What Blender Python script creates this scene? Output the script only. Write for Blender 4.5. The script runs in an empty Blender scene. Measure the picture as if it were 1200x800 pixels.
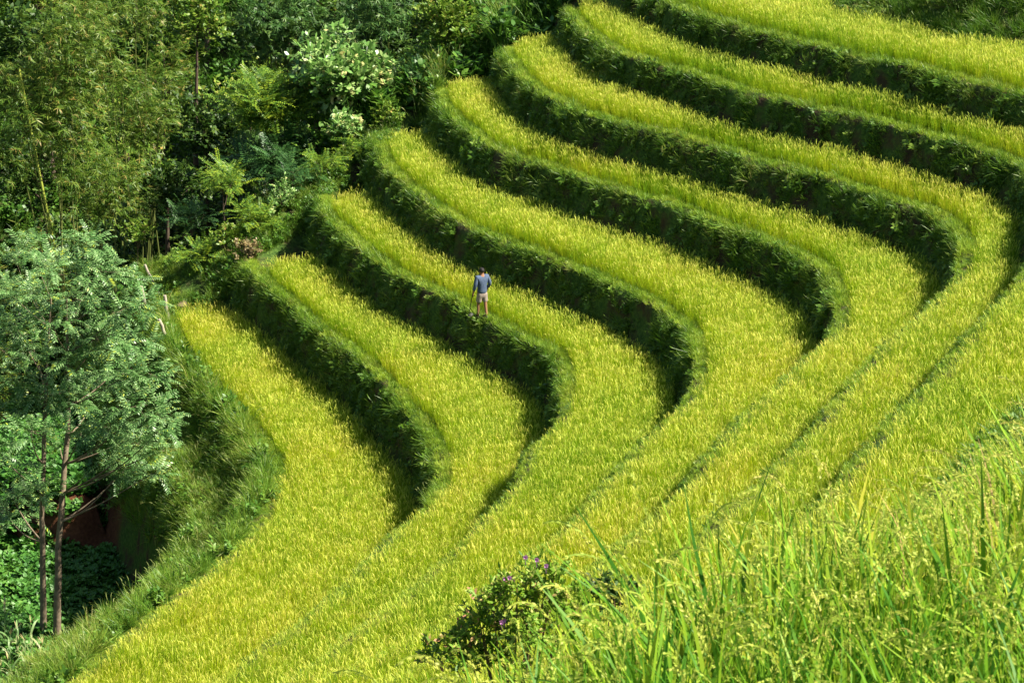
import bpy, bmesh, math, random
import numpy as np
from mathutils import Vector, Matrix, noise as mnoise
random.seed(7); rng = np.random.default_rng(11)
scene = bpy.context.scene
COL = scene.collection
R = math.radians

# ------------------------------------------------------------------ camera
CAM = np.array([0.0, 0.0, 25.0]); PITCH = R(17.0); FPX = 2800.0
cd = bpy.data.cameras.new('camera'); cam = bpy.data.objects.new('camera', cd); COL.objects.link(cam)
cam.location = CAM; cam.rotation_euler = (R(90) - PITCH, 0, 0)
cd.sensor_width = 36; cd.lens = FPX / 1200 * 36; cd.clip_start = 0.1; cd.clip_end = 2000
cd.dof.use_dof = True; cd.dof.focus_distance = 66; cd.dof.aperture_fstop = 14
scene.camera = cam
FW = np.array([0, math.cos(PITCH), -math.sin(PITCH)]); UP = np.array([0, math.sin(PITCH), math.cos(PITCH)])
def ray(u, v):
    return FW + np.array([(u - 600) / FPX, 0, 0]) - (v - 400) / FPX * UP
def at_z(u, v, z):
    d = ray(u, v); return CAM + d * ((z - CAM[2]) / d[2])
def at_y(u, v, y):
    d = ray(u, v); return CAM + d * (y / d[1])
def project(P):
    P = np.atleast_2d(P) - CAM
    w = P @ FW
    return 600 + P[:, 0] / w * FPX, 400 - (P @ UP) / w * FPX

# ------------------------------------------------------------------ small helpers
def sstep(a, b, x):
    t = np.clip((np.asarray(x, float) - a) / (b - a), 0, 1); return t * t * (3 - 2 * t)
def tag(o, label=None, cat=None, group=None, kind=None):
    if label: o['label'] = label
    if cat: o['category'] = cat
    if group: o['group'] = group
    if kind: o['kind'] = kind
    return o
def empty(name, loc, rz=0.0):
    o = bpy.data.objects.new(name, None); COL.objects.link(o)
    o.location = loc; o.rotation_euler = (0, 0, rz); o.empty_display_size = 0.3
    return o
class MB:
    """collects vertices and faces (with a per-vertex tint and height value) for ONE mesh"""
    def __init__(s): s.v = []; s.f = []; s.a = []; s.n = 0; s.mi = []
    cur = 0
    def add(s, V, F, tint=0.5, hgt=0.0, kind=0.0):
        V = np.asarray(V, float).reshape(-1, 3); F = np.asarray(F, int)
        s.v.append(V); s.f.append(F + s.n)
        A = np.empty((len(V), 3)); A[:, 0] = tint; A[:, 1] = hgt; A[:, 2] = kind
        s.a.append(A); s.n += len(V); s.mi.append(np.full(len(F), s.cur))
    def mesh(s, name, mat, smooth=False):
        me = bpy.data.meshes.new(name)
        V = np.concatenate(s.v); F4 = [f for f in s.f if f.shape[1] == 4]; F3 = [f for f in s.f if f.shape[1] == 3]
        MI = np.concatenate([i for f, i in zip(s.f, s.mi) if f.shape[1] == 4] + [i for f, i in zip(s.f, s.mi) if f.shape[1] == 3])
        loops = []; tot = []
        if F4: f = np.concatenate(F4); loops.append(f.ravel()); tot.append(np.full(len(f), 4))
        if F3: f = np.concatenate(F3); loops.append(f.ravel()); tot.append(np.full(len(f), 3))
        loops = np.concatenate(loops); tot = np.concatenate(tot)
        me.vertices.add(len(V)); me.vertices.foreach_set('co', V.ravel())
        me.loops.add(len(loops)); me.loops.foreach_set('vertex_index', loops.astype(np.int32))
        me.polygons.add(len(tot))
        st = np.concatenate([[0], np.cumsum(tot)[:-1]])
        me.polygons.foreach_set('loop_start', st.astype(np.int32))
        me.polygons.foreach_set('loop_total', tot.astype(np.int32))
        me.polygons.foreach_set('material_index', MI.astype(np.int32))
        if smooth: me.polygons.foreach_set('use_smooth', np.ones(len(tot), bool))
        A = np.concatenate(s.a)
        for i, nm in enumerate(('tint', 'hgt', 'part')):
            at = me.attributes.new(nm, 'FLOAT', 'POINT'); at.data.foreach_set('value', A[:, i].astype(np.float32))
        me.update(calc_edges=True)
        for q in (mat if isinstance(mat, (list, tuple)) else [mat]): me.materials.append(q)
        return me
    def build(s, name, mat, parent=None, smooth=False):
        o = bpy.data.objects.new(name, s.mesh(name, mat, smooth)); COL.objects.link(o)
        if parent is not None: o.parent = parent
        return o
def ribbon(mb, P, W, side, tint, kind=0.0, h0=0.0, h1=1.0):
    """a flat blade along the points P with the widths W, widening along the vector side"""
    P = np.asarray(P, float); n = len(P); W = np.asarray(W, float)[:, None]
    S = np.asarray(side, float); S = S / (np.linalg.norm(S) + 1e-9)
    V = np.concatenate([P - S * W / 2, P + S * W / 2])
    F = [[i, i + 1, n + i + 1, n + i] for i in range(n - 1)]
    h = np.tile(np.linspace(h0, h1, n), 2)
    mb.add(V, F, tint, h, kind)
def tube(mb, P, rad, seg=6, tint=0.5):
    P = np.asarray(P, float); n = len(P); rad = np.broadcast_to(rad, n)
    T = np.gradient(P, axis=0); T /= np.linalg.norm(T, axis=1)[:, None] + 1e-9
    ref = np.array([1.0, 0.03, 0.05]) if abs(T[:, 0]).mean() < 0.8 else np.array([0.03, 1, 0.05])
    A = np.cross(T, ref); A /= np.linalg.norm(A, axis=1)[:, None]; B = np.cross(T, A)
    an = np.linspace(0, 2 * math.pi, seg, endpoint=False)
    V = P[:, None] + rad[:, None, None] * (np.cos(an)[None, :, None] * A[:, None] + np.sin(an)[None, :, None] * B[:, None])
    F = []
    for i in range(n - 1):
        for j in range(seg):
            k = (j + 1) % seg; F.append([i * seg + j, i * seg + k, (i + 1) * seg + k, (i + 1) * seg + j])
    V = V.reshape(-1, 3)
    mb.add(V, F, tint, np.repeat(np.linspace(0, 1, n), seg))
    for e, c in ((0, P[0]), ((n - 1) * seg, P[-1])):
        mb.add(np.vstack([V[e:e + seg], c]), [[j, (j + 1) % seg, seg] for j in range(seg)], tint, 0.5)

# ------------------------------------------------------------------ materials
def new_mat(name):
    m = bpy.data.materials.new(name); m.use_nodes = True; nt = m.node_tree; nt.nodes.clear()
    out = nt.nodes.new('ShaderNodeOutputMaterial'); return m, nt, out
def ramp(nt, stops, fac=None):
    r = nt.nodes.new('ShaderNodeValToRGB'); cr = r.color_ramp
    while len(cr.elements) < len(stops): cr.elements.new(0.5)
    for e, (p, c) in zip(cr.elements, stops): e.position = p; e.color = (*c, 1)
    if fac is not None: nt.links.new(fac, r.inputs[0])
    return r.outputs[0]
def attr(nt, name, typ='GEOMETRY'):
    a = nt.nodes.new('ShaderNodeAttribute'); a.attribute_name = name; a.attribute_type = typ; return a.outputs['Fac']
def math_(nt, op, a, b=None, clamp=False):
    n = nt.nodes.new('ShaderNodeMath'); n.operation = op; n.use_clamp = clamp
    for i, x in enumerate((a, b)):
        if x is None: continue
        if isinstance(x, (int, float)): n.inputs[i].default_value = x
        else: nt.links.new(x, n.inputs[i])
    return n.outputs[0]
def mixc(nt, fac, a, b):
    n = nt.nodes.new('ShaderNodeMix'); n.data_type = 'RGBA'
    for s, x in ((n.inputs[0], fac), (n.inputs[6], a), (n.inputs[7], b)):
        if isinstance(x, (int, float)): s.default_value = x
        elif isinstance(x, tuple): s.default_value = (*x, 1)
        else: nt.links.new(x, s)
    return n.outputs[2]
def noise_tex(nt, scale, detail=3, vec=None):
    n = nt.nodes.new('ShaderNodeTexNoise'); n.inputs['Scale'].default_value = scale; n.inputs['Detail'].default_value = detail
    if vec is None:
        g = nt.nodes.new('ShaderNodeNewGeometry'); vec = g.outputs['Position']
    nt.links.new(vec, n.inputs['Vector']); return n.outputs['Fac']
def leaf_shader(nt, out, col, trans=0.35, rough=0.5, spec=0.3, tcol=None):
    p = nt.nodes.new('ShaderNodeBsdfPrincipled'); p.inputs['Roughness'].default_value = rough
    p.inputs['Specular IOR Level'].default_value = spec
    t = nt.nodes.new('ShaderNodeBsdfTranslucent'); m = nt.nodes.new('ShaderNodeMixShader'); m.inputs[0].default_value = trans
    nt.links.new(col, p.inputs['Base Color']); nt.links.new(tcol or col, t.inputs['Color'])
    nt.links.new(p.outputs[0], m.inputs[1]); nt.links.new(t.outputs[0], m.inputs[2]); nt.links.new(m.outputs[0], out.inputs[0])
def foliage_mat(name, stops, trans=0.35, rough=0.45, spec=0.35, inst=False, tipcol=None, tipmix=0.6):
    """leaf colour by a random value per leaf (and per instance), optional second colour for seed heads"""
    m, nt, out = new_mat(name)
    f = attr(nt, 'tint')
    if inst:
        t = attr(nt, 'tone', 'INSTANCER')
        f = math_(nt, 'ADD', math_(nt, 'MULTIPLY', f, 0.45), math_(nt, 'MULTIPLY', t, 0.55), True)
    c = ramp(nt, stops, f)
    if tipcol:
        c = mixc(nt, math_(nt, 'MULTIPLY', attr(nt, 'part'), tipmix), c, tipcol)
    leaf_shader(nt, out, c, trans, rough, spec)
    return m
def rice_mat(name, leaf, grain, trans=0.4):
    m, nt, out = new_mat(name)
    f = attr(nt, 'tint'); t = attr(nt, 'tone', 'INSTANCER')
    g = math_(nt, 'ADD', math_(nt, 'MULTIPLY', f, 0.62), math_(nt, 'MULTIPLY', math_(nt, 'SUBTRACT', t, 0.17), 0.6), True)
    lc = ramp(nt, leaf, g); gc = ramp(nt, grain, g)
    c = mixc(nt, attr(nt, 'part'), lc, gc)
    leaf_shader(nt, out, c, trans, 0.5, 0.2)
    return m
def plain_mat(name, c1, c2, scale=8, rough=0.8, bump=0.0, spec=0.2):
    m, nt, out = new_mat(name)
    p = nt.nodes.new('ShaderNodeBsdfPrincipled'); p.inputs['Roughness'].default_value = rough
    p.inputs['Specular IOR Level'].default_value = spec
    tc = nt.nodes.new('ShaderNodeTexCoord')
    f = noise_tex(nt, scale, 5, tc.outputs['Object'])
    nt.links.new(ramp(nt, [(0.3, c1), (0.7, c2)], f), p.inputs['Base Color'])
    if bump:
        b = nt.nodes.new('ShaderNodeBump'); b.inputs['Strength'].default_value = bump; b.inputs['Distance'].default_value = 0.02
        nt.links.new(f, b.inputs['Height']); nt.links.new(b.outputs[0], p.inputs['Normal'])
    nt.links.new(p.outputs[0], out.inputs[0]); return m

M = {}
M['rice'] = rice_mat('rice', [(0.0, (0.07, 0.19, 0.010)), (0.35, (0.20, 0.35, 0.012)), (0.7, (0.375, 0.48, 0.014)), (1.0, (0.51, 0.49, 0.03))],
                     [(0.0, (0.34, 0.46, 0.05)), (0.5, (0.485, 0.545, 0.065)), (1.0, (0.62, 0.56, 0.10))])
M['near_rice'] = rice_mat('near_rice', [(0.0, (0.05, 0.17, 0.012)), (0.4, (0.15, 0.31, 0.016)), (0.75, (0.33, 0.43, 0.03)), (0.95, (0.48, 0.45, 0.05)), (1.0, (0.46, 0.34, 0.12))],
                          [(0.0, (0.32, 0.42, 0.05)), (0.6, (0.46, 0.49, 0.09)), (1.0, (0.58, 0.50, 0.14))])
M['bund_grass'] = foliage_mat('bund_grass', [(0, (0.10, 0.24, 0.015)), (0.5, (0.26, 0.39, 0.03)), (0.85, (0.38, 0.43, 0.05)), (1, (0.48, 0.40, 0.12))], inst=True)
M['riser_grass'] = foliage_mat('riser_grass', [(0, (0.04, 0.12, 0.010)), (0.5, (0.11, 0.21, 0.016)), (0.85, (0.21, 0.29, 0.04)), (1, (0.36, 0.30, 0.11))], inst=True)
M['tall_grass'] = foliage_mat('tall_grass', [(0, (0.045, 0.14, 0.012)), (0.5, (0.12, 0.24, 0.018)), (0.85, (0.24, 0.32, 0.04)), (1, (0.36, 0.33, 0.10))], inst=True, tipcol=(0.42, 0.46, 0.16), tipmix=0.7)
M['weed'] = foliage_mat('weed', [(0, (0.03, 0.10, 0.012)), (0.5, (0.075, 0.18, 0.018)), (1, (0.18, 0.28, 0.035))], inst=True, trans=0.3)
M['cover'] = foliage_mat('cover', [(0, (0.03, 0.12, 0.018)), (0.5, (0.07, 0.20, 0.028)), (1, (0.15, 0.29, 0.04))], inst=True, trans=0.3)
M['bark'] = plain_mat('bark', (0.10, 0.065, 0.035), (0.20, 0.13, 0.07), 6, 0.9, 0.6)
M['grey_bark'] = plain_mat('grey_bark', (0.11, 0.085, 0.055), (0.22, 0.17, 0.115), 7, 0.9, 0.6)
M['dark_bark'] = plain_mat('dark_bark', (0.05, 0.035, 0.025), (0.10, 0.075, 0.05), 5, 0.9, 0.5)
M['culm'] = plain_mat('culm', (0.20, 0.25, 0.03), (0.32, 0.34, 0.06), 2, 0.4, 0.1, 0.4)
M['dull_culm'] = plain_mat('dull_culm', (0.07, 0.09, 0.02), (0.13, 0.15, 0.04), 2, 0.5, 0.1, 0.3)
M['dead_wood'] = plain_mat('dead_wood', (0.22, 0.19, 0.14), (0.42, 0.37, 0.28), 14, 0.9, 0.4)
M['stone'] = plain_mat('stone', (0.16, 0.10, 0.065), (0.30, 0.22, 0.15), 6, 0.9, 0.6)

# ------------------------------------------------------------------ world and sun
SUN_EL = R(49); SUN_DIR_AZ = R(-8)      # sun stands to the right, a little towards the camera
sv = np.array([math.cos(SUN_EL) * math.cos(SUN_DIR_AZ), math.cos(SUN_EL) * math.sin(SUN_DIR_AZ), math.sin(SUN_EL)])
w = bpy.data.worlds.new('World'); scene.world = w; w.use_nodes = True; nt = w.node_tree
bg = nt.nodes['Background']; bg.inputs[1].default_value = 0.055
sky = nt.nodes.new('ShaderNodeTexSky'); sky.sky_type = 'NISHITA'; sky.sun_disc = False
sky.sun_elevation = SUN_EL; sky.sun_rotation = math.atan2(sv[0], sv[1])
nt.links.new(sky.outputs[0], bg.inputs[0])
sl = bpy.data.lights.new('sun', 'SUN'); sl.energy = 5.0; sl.angle = R(0.53); sl.color = (1.0, 0.93, 0.80)
so = bpy.data.objects.new('sun', sl); COL.objects.link(so)
so.rotation_euler = Vector(sv).to_track_quat('Z', 'Y').to_euler(); so.location = (60, 0, 80)

# ------------------------------------------------------------------ terrace lips, traced and put on their own levels
Z = [0, 1.9, 3.6, 5.2, 6.8, 8.4, 9.9, 11.3, 14.0]
H = 0.72     # standing height of the ripe rice
far = {
 0: [(188,372),(200,410),(230,445),(265,485),(298,525),(312,555),(298,590),(275,625),(235,665),(180,705),(120,750),(60,800)],
 1: [(289,316),(296,322),(337,354),(371,387),(400,406),(434,434),(467,471),(498,508),(511,532)],
 2: [(374,238),(380,252),(400,273),(434,302),(467,324),(501,339),(535,358),(562,371),(589,386),(619,400),(646,417),(658,437)],
 3: [(440,169),(451,196),(484,226),(518,250),(545,267),(589,284),(636,302),(670,316),(704,329),(737,343),(771,363),(800,383),(814,405)],
 4: [(510,105),(518,128),(545,152),(575,175),(616,190),(653,202),(704,219),(754,233),(800,245),(834,262),(884,280),(935,301),(962,318),(979,341)],
 5: [(585,44),(592,67),(609,94),(643,115),(687,135),(737,149),(800,163),(867,182),(935,202),(989,216),(1036,233),(1087,250),(1118,268),(1128,285)],
 6: [(657,0),(670,24),(694,44),(724,64),(771,78),(800,84),(851,103),(901,116),(969,130),(1036,145),(1104,165),(1154,179),(1200,197),(1216,215)],
 7: [(776,0),(800,13),(851,29),(901,42),(952,54),(1009,69),(1070,79),(1137,98),(1200,111),(1240,122)],
}
near = {
 1: [(513,548),(508,566),(467,596),(444,614),(420,641),(398,664),(338,712),(230,790)],
 2: [(657,460),(648,477),(623,500),(605,535),(582,567),(552,597),(518,635),(488,655),(461,679),(400,722),(330,772)],
 3: [(815,425),(798,457),(764,481),(737,511),(714,537),(697,550),(667,587),(640,610),(616,626),(540,690)],
 4: [(980,360),(965,378),(940,398),(911,427),(888,447),(861,467),(840,494),(817,521),(800,548),(764,574),(724,611),(650,668)],
 5: [(1120,302),(1097,326),(1080,345),(1050,366),(1019,393),(1002,417),(969,454),(948,481),(918,508),(894,528),(850,570),(800,612),(730,668)],
 6: [(1222,245),(1205,285),(1180,318),(1151,349),(1117,382),(1097,413),(1063,444),(1033,467),(1019,488),(996,517),(982,537),(949,567),(925,584),(901,601),(820,668)],
 7: [(1225,425),(1200,446),(1168,474),(1134,511),(1110,540),(1070,575),(1000,630)],
 8: [(1200,498),(1080,588),(950,668),(850,708),(704,746),(575,800)],
}
extra = {7: [(17.6, 62.0), (17.2, 54.0), (13.5, 46.0)],
         8: [(14.6, 82.0), (17.9, 77.0), (20.3, 75.0), (22.6, 69.0), (22.0, 60.0), (20.5, 50.0), (14.4, 39.0)]}
YS = np.arange(0.0, 130.01, 0.1)
def smooth_curve(f, s):
    k = int(3 * s / 0.1); g = np.exp(-0.5 * (np.arange(-k, k + 1) * 0.1 / s) ** 2); g /= g.sum()
    p = np.concatenate([f[0] + (np.arange(-k, 0)) * (f[1] - f[0]), f, f[-1] + np.arange(1, k + 1) * (f[-1] - f[-2])])
    return np.convolve(p, g, 'valid')
XL = []; YEND = []
for k in range(9):
    pts = [at_z(u, v, Z[k] + 0.12) for u, v in far.get(k, [])]
    pts += [at_z(u, v, Z[k] + (H if k < 8 else H + 0.42)) for u, v in near.get(k, [])]
    pts = [(p[0], p[1]) for p in pts] + extra.get(k, [])
    pts.sort(key=lambda p: p[1]); P = np.array(pts)
    YEND.append(P[-1, 1])
    x = np.interp(YS, P[:, 1], P[:, 0])
    n = min(3, len(P) - 1)
    s0 = (P[n, 0] - P[0, 0]) / (P[n, 1] - P[0, 1]); s0 = max(0.35 if k < 3 else 0.8, min(0.95, s0))
    lo = YS < P[0, 1]; x[lo] = P[0, 0] + (YS[lo] - P[0, 1]) * s0
    hi = YS > P[-1, 1]; x[hi] = P[-1, 0] - 0.25 * (YS[hi] - P[-1, 1])
    x = smooth_curve(x, 0.45)
    x += np.array([0.10 * mnoise.noise((q * .55, k * 9.1, 3)) + 0.05 * mnoise.noise((q * 1.7, k * 5.3, 8)) for q in YS])
    XL.append(x)
COVE = [YS[int(np.argmax(np.where((YS > 40) & (YS < 85), x, -99)))] for x in XL]
YEND[8] = 93.0
BUND = [0.85] + [0.46] * 6 + [0.5] * 6
BAT = [1.0] + [0.42] * 12
GAP = 0.12
def bat(k, y): return BAT[k] + (2.6 * float(sstep(56, 68, y)) if k == 8 else 0.0)
SL = [np.sqrt(1 + np.clip(np.gradient(x, 0.1), -1.2, 1.2) ** 2) for x in XL]
print('L8', [(q, round(float(np.interp(q, YS, XL[8])), 2), round(float(np.interp(q, YS, XL[7])), 2)) for q in (5, 8, 12, 17, 22, 28, 36)])
for k in range(1, 9):
    XL[k] = np.maximum(XL[k], np.where(YS > 20, 0, -60) + XL[k - 1] + BUND[k - 1] * SL[k - 1] + (BAT[k] + GAP) * SL[k] + 0.35)
def xl(k, y): return np.interp(y, YS, XL[k])
def slp(k, y): return np.interp(y, YS, SL[k])

def left_profile(d, y):
    """height of the ground at a distance d to the left of the lowest lip"""
    z = np.interp(d, [0, .25, .55, .9, 2.3, 2.7, 3.1, 3.6, 14, 22, 32, 50, 80], [.1, -.3, -1.3, -2.4, -3.1, -4.0, -5.6, -6.0, -6.4, -6.6, -4.5, 6, 26])
    soft = 1 - 0.35 * sstep(66, 54, y) * sstep(0, 1, d) * sstep(8, 3, d)
    soft = soft * (1 - .5 * sstep(79, 72, y) * sstep(0, .5, d) * sstep(3.3, 2.4, d))
    z = z * soft
    z = z + 1.9 * sstep(77.0, 77.7, y + 0.5 * np.sin(d * 1.7)) * sstep(3.1, 3.7, d) * sstep(26, 18, d)
    z = z - 0.42 * np.clip(y - 84, 0, 26) * sstep(0.6, 5, d)
    return z
def back_hill(x, y):
    zz = -15 + 0.55 * np.clip(y - 116, 0, 400) + 2.0 * np.sin(x * 0.11 + 1) * sstep(112, 130, y)
    zz = zz + 0.5 * np.clip(-x - 0.26 * y, 0, 100)
    return zz
NL = 9
NEAR_N = [0, 4, 9.2, 12, 20, 60]; NEAR_Z = [14.0, 16.0, 20.2, 20.8, 22.0, 42.0]   # the hillside above the last traced rim, by distance from it
rows_y = np.concatenate([np.arange(2.0, 97.0, 0.28), 97 + np.cumsum(np.linspace(0.5, 8, 42))])
VX = []; VZ = []; cols_kind = None
FOOT = {}; LIP = {}; RICE = {}
for y in rows_y:
    yy = min(y, 129.0)
    xs = []; zs = []; kd = []
    x0 = float(xl(0, yy))
    for d in [160, 110, 80, 60, 50, 42, 36, 32, 28, 25, 22, 20, 18, 16, 14.5, 13, 12, 11, 10, 9, 8, 7.2, 6.5, 5.8, 5.2, 4.75, 4.3, 3.95, 3.6, 3.2, 2.7, 2.2, 1.7, 1.35, 1.0, .8, .6, .42, .25, .1]:
        xs.append(x0 - d); zs.append(float(left_profile(d, y))); kd.append(3 if d > 1.0 else 1)
    for k in range(NL):
        s = float(slp(k, yy)); xk = float(xl(k, yy))
        if k > 0:
            xf = xk - bat(k, yy) * s
            FOOT[k] = len(xs)
            nz = 6
            for i in range(nz):
                t = i / nz
                q = mnoise.noise((k * 7.3 + t * 2.2, y * 0.9, 1.3)) * 0.22 + mnoise.noise((k * 3.1 + t * 5, y * 2.6, 4.1)) * 0.10
                xs.append(xf + (xk - xf) * (t ** 1.15) + q * s * (0.3 + math.sin(math.pi * t))); zs.append(Z[k - 1] + (Z[k] + 0.1 - Z[k - 1]) * t); kd.append(1)
        LIP[k] = len(xs)
        b = BUND[k] * s
        if k == 0 : b *= 1.0 + 0.5 * float(sstep(72, 60, y))
        xs += [xk, xk + b * 0.5, xk + b * 0.85, xk + b]; zs += [Z[k] + 0.08 + 0.12 * mnoise.noise((k * 3.7, y * .9, 0)), Z[k] + 0.14 + 0.06 * mnoise.noise((k * 3.7, y * 1.5, 5)), Z[k] + 0.08, Z[k]]; kd += [2, 2, 2, 0]
        RICE[k] = len(xs) - 1
        xe = float(xl(k + 1, yy)) - bat(k + 1, yy) * float(slp(k + 1, yy)) if k + 1 < NL else xk + 6
        for t in ((0.25, 0.5, 0.75, 0.97) if k + 1 < NL else ()):
            xs.append(xk + b + (xe - xk - b) * t); zs.append(Z[k]); kd.append(0)
    sl_ = float(slp(NL - 1, yy))
    for n_ in (.8, 1.4, 2, 2.7, 3.4, 4, 4.7, 5.4, 6.2, 7, 7.8, 8.5, 9.2, 10, 11, 12, 14, 17, 20, 30, 45, 60, 100):
        xs.append(xk + n_ * sl_); zs.append(float(np.interp(n_, NEAR_N, NEAR_Z)) if n_ <= 60 else 60.0); kd.append(3)
    xs = np.maximum.accumulate(np.array(xs) + np.arange(len(xs)) * 1e-5); zs = np.array(zs)
    # beyond the terraces' far ends the spur falls away, then the far side of the valley rises
    lx = np.array([float(xl(k, yy)) for k in range(NL)])
    nat = np.interp(xs, np.concatenate([[lx[0] - 4.5], lx]), np.concatenate([[-5.5], [Z[0] + 0.2] + [(Z[k] + Z[k - 1]) / 2 + .6 for k in range(1, NL)]]))
    nat = np.where(xs < lx[0] - 4.5, zs, nat)
    ye = np.interp(xs, lx[:8], np.array(YEND[:8])) + 0.25
    s = sstep(0, 1.4, y - ye)
    bank = 0.8 * sstep(.8, 3.2, y - ye) * sstep(0, -5, xs - lx[3]) * sstep(lx[0] - 2.5, lx[0] + 1, xs)
    drop = 0.66 * np.clip(y - ye - 3.6, 0, 400) - bank
    z2 = zs * (1 - s) + (nat - drop) * s
    hill = back_hill(xs, y)
    z2 = np.where(y > 96, np.maximum(z2, hill), z2)
    VX.append(xs); VZ.append(z2); KD = kd
VX = np.array(VX); VZ = np.array(VZ); nr, nc = VX.shape
rough = np.zeros_like(VZ)
for i in range(nr):
    for j in range(nc):
        if KD[j] != 0 or rows_y[i] > 91:
            rough[i, j] = mnoise.noise((VX[i, j] * 0.8, rows_y[i] * 0.8, 2.2)) * 0.12 + mnoise.noise((VX[i, j] * 2.5, rows_y[i] * 2.5, 7)) * 0.05
VZ = VZ + rough * np.where(np.array(KD)[None, :] == 3, 2.0, 0.6)
VZ = np.where(VX < -1000, 0, VZ)
YY = np.broadcast_to(rows_y[:, None], VX.shape)
def ground_z(x, y):
    x = np.atleast_1d(np.asarray(x, float)); y = np.atleast_1d(np.asarray(y, float))
    i = np.clip(np.searchsorted(rows_y, y) - 1, 0, nr - 2); t = np.clip((y - rows_y[i]) / (rows_y[i + 1] - rows_y[i]), 0, 1)
    out = np.empty(len(x))
    for n in range(len(x)):
        a = np.interp(x[n], VX[i[n]], VZ[i[n]]); b = np.interp(x[n], VX[i[n] + 1], VZ[i[n] + 1]); out[n] = a * (1 - t[n]) + b * t[n]
    return out
mb = MB()
idx = np.arange(nr * nc).reshape(nr, nc)
F = np.stack([idx[:-1, :-1], idx[:-1, 1:], idx[1:, 1:], idx[1:, :-1]], -1).reshape(-1, 4)
V = np.stack([VX, YY, VZ], -1).reshape(-1, 3)
kk = np.broadcast_to(np.array(KD, float)[None, :], VX.shape).ravel()
mb.add(V, F, kk / 3.0, 0.0, (sstep(75.5, 76.6, V[:, 1]) * sstep(82, 79, V[:, 1]) * (V[:, 0] < -9)))
m, nt, out = new_mat('earth')
p = nt.nodes.new('ShaderNodeBsdfPrincipled'); p.inputs['Roughness'].default_value = 0.95; p.inputs['Specular IOR Level'].default_value = 0.1
n1 = noise_tex(nt, 1.4, 6); n2 = noise_tex(nt, 9, 4)
soil = ramp(nt, [(0.35, (0.04, 0.030, 0.016)), (0.65, (0.095, 0.060, 0.032))], n1)
moss = ramp(nt, [(0.35, (0.025, 0.055, 0.010)), (0.7, (0.07, 0.12, 0.022))], n2)
c = mixc(nt, ramp(nt, [(0.38, (0, 0, 0)), (0.54, (1, 1, 1))], n1), soil, moss)
red = ramp(nt, [(0.3, (0.07, 0.028, 0.014)), (0.7, (0.13, 0.055, 0.027))], n2)
c = mixc(nt, attr(nt, 'part'), c, red)
nt.links.new(c, p.inputs['Base Color'])
b = nt.nodes.new('ShaderNodeBump'); b.inputs['Strength'].default_value = 0.7; b.inputs['Distance'].default_value = 0.06
nt.links.new(n2, b.inputs['Height']); nt.links.new(b.outputs[0], p.inputs['Normal']); nt.links.new(p.outputs[0], out.inputs[0])
M['earth'] = m
ter = mb.build('terraced_hillside', M['earth'], smooth=True)
tag(ter, 'terraced hillside of dark earth stepping down into the gully', 'hillside', kind='structure')

# ------------------------------------------------------------------ scatter of plants nobody could count (stuff)
def in_view(P, mu=170, mv=120):
    u, v = project(P); w = (P - CAM) @ FW
    return (w > 2) & (u > -mu) & (u < 1200 + mu) & (v > -mv) & (v < 800 + mv)
def variants(name, meshes):
    c = bpy.data.collections.new(name + '_kinds')
    for i, me in enumerate(meshes):
        c.objects.link(bpy.data.objects.new('%s_kind_%02d' % (name, i), me))
    return c
def scatter(name, P, coll, n_kinds, scale, rot, tone, label, cat, idx=None):
    me = bpy.data.meshes.new(name); N = len(P)
    me.vertices.add(N); me.vertices.foreach_set('co', np.asarray(P, np.float32).ravel())
    def put(nm, typ, val, key='value'):
        a = me.attributes.new(nm, typ, 'POINT'); a.data.foreach_set(key, np.ascontiguousarray(val).ravel())
    put('scl', 'FLOAT', np.asarray(scale, np.float32)); put('tone', 'FLOAT', np.asarray(tone, np.float32))
    put('rot', 'FLOAT_VECTOR', np.asarray(rot, np.float32), 'vector')
    put('idx', 'INT', (rng.integers(0, n_kinds, N) if idx is None else idx).astype(np.int32))
    o = bpy.data.objects.new(name, me); COL.objects.link(o)
    g = bpy.data.node_groups.new(name, 'GeometryNodeTree')
    g.interface.new_socket('Geometry', in_out='INPUT', socket_type='NodeSocketGeometry')
    g.interface.new_socket('Geometry', in_out='OUTPUT', socket_type='NodeSocketGeometry')
    gi = g.nodes.new('NodeGroupInput'); go = g.nodes.new('NodeGroupOutput'); ip = g.nodes.new('GeometryNodeInstanceOnPoints')
    ci = g.nodes.new('GeometryNodeCollectionInfo'); ci.inputs['Collection'].default_value = coll
    ci.inputs['Separate Children'].default_value = True; ci.inputs['Reset Children'].default_value = True
    ip.inputs['Pick Instance'].default_value = True
    def na(nm, typ):
        n = g.nodes.new('GeometryNodeInputNamedAttribute'); n.data_type = typ; n.inputs['Name'].default_value = nm
        return [s for s in n.outputs if s.name == 'Attribute' and s.enabled][0]
    L = g.links.new
    L(gi.outputs[0], ip.inputs['Points']); L(ci.outputs[0], ip.inputs['Instance'])
    L(na('idx', 'INT'), ip.inputs['Instance Index']); L(na('rot', 'FLOAT_VECTOR'), ip.inputs['Rotation']); L(na('scl', 'FLOAT'), ip.inputs['Scale'])
    L(ip.outputs[0], go.inputs[0])
    md = o.modifiers.new('plants', 'NODES'); md.node_group = g
    return tag(o, label, cat, kind='stuff')
def rot_rand(N, tilt=0.12, lean=(0, 0)):
    return np.stack([rng.normal(lean[0], tilt, N), rng.normal(lean[1], tilt, N), rng.uniform(0, 6.283, N)], -1)

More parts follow.
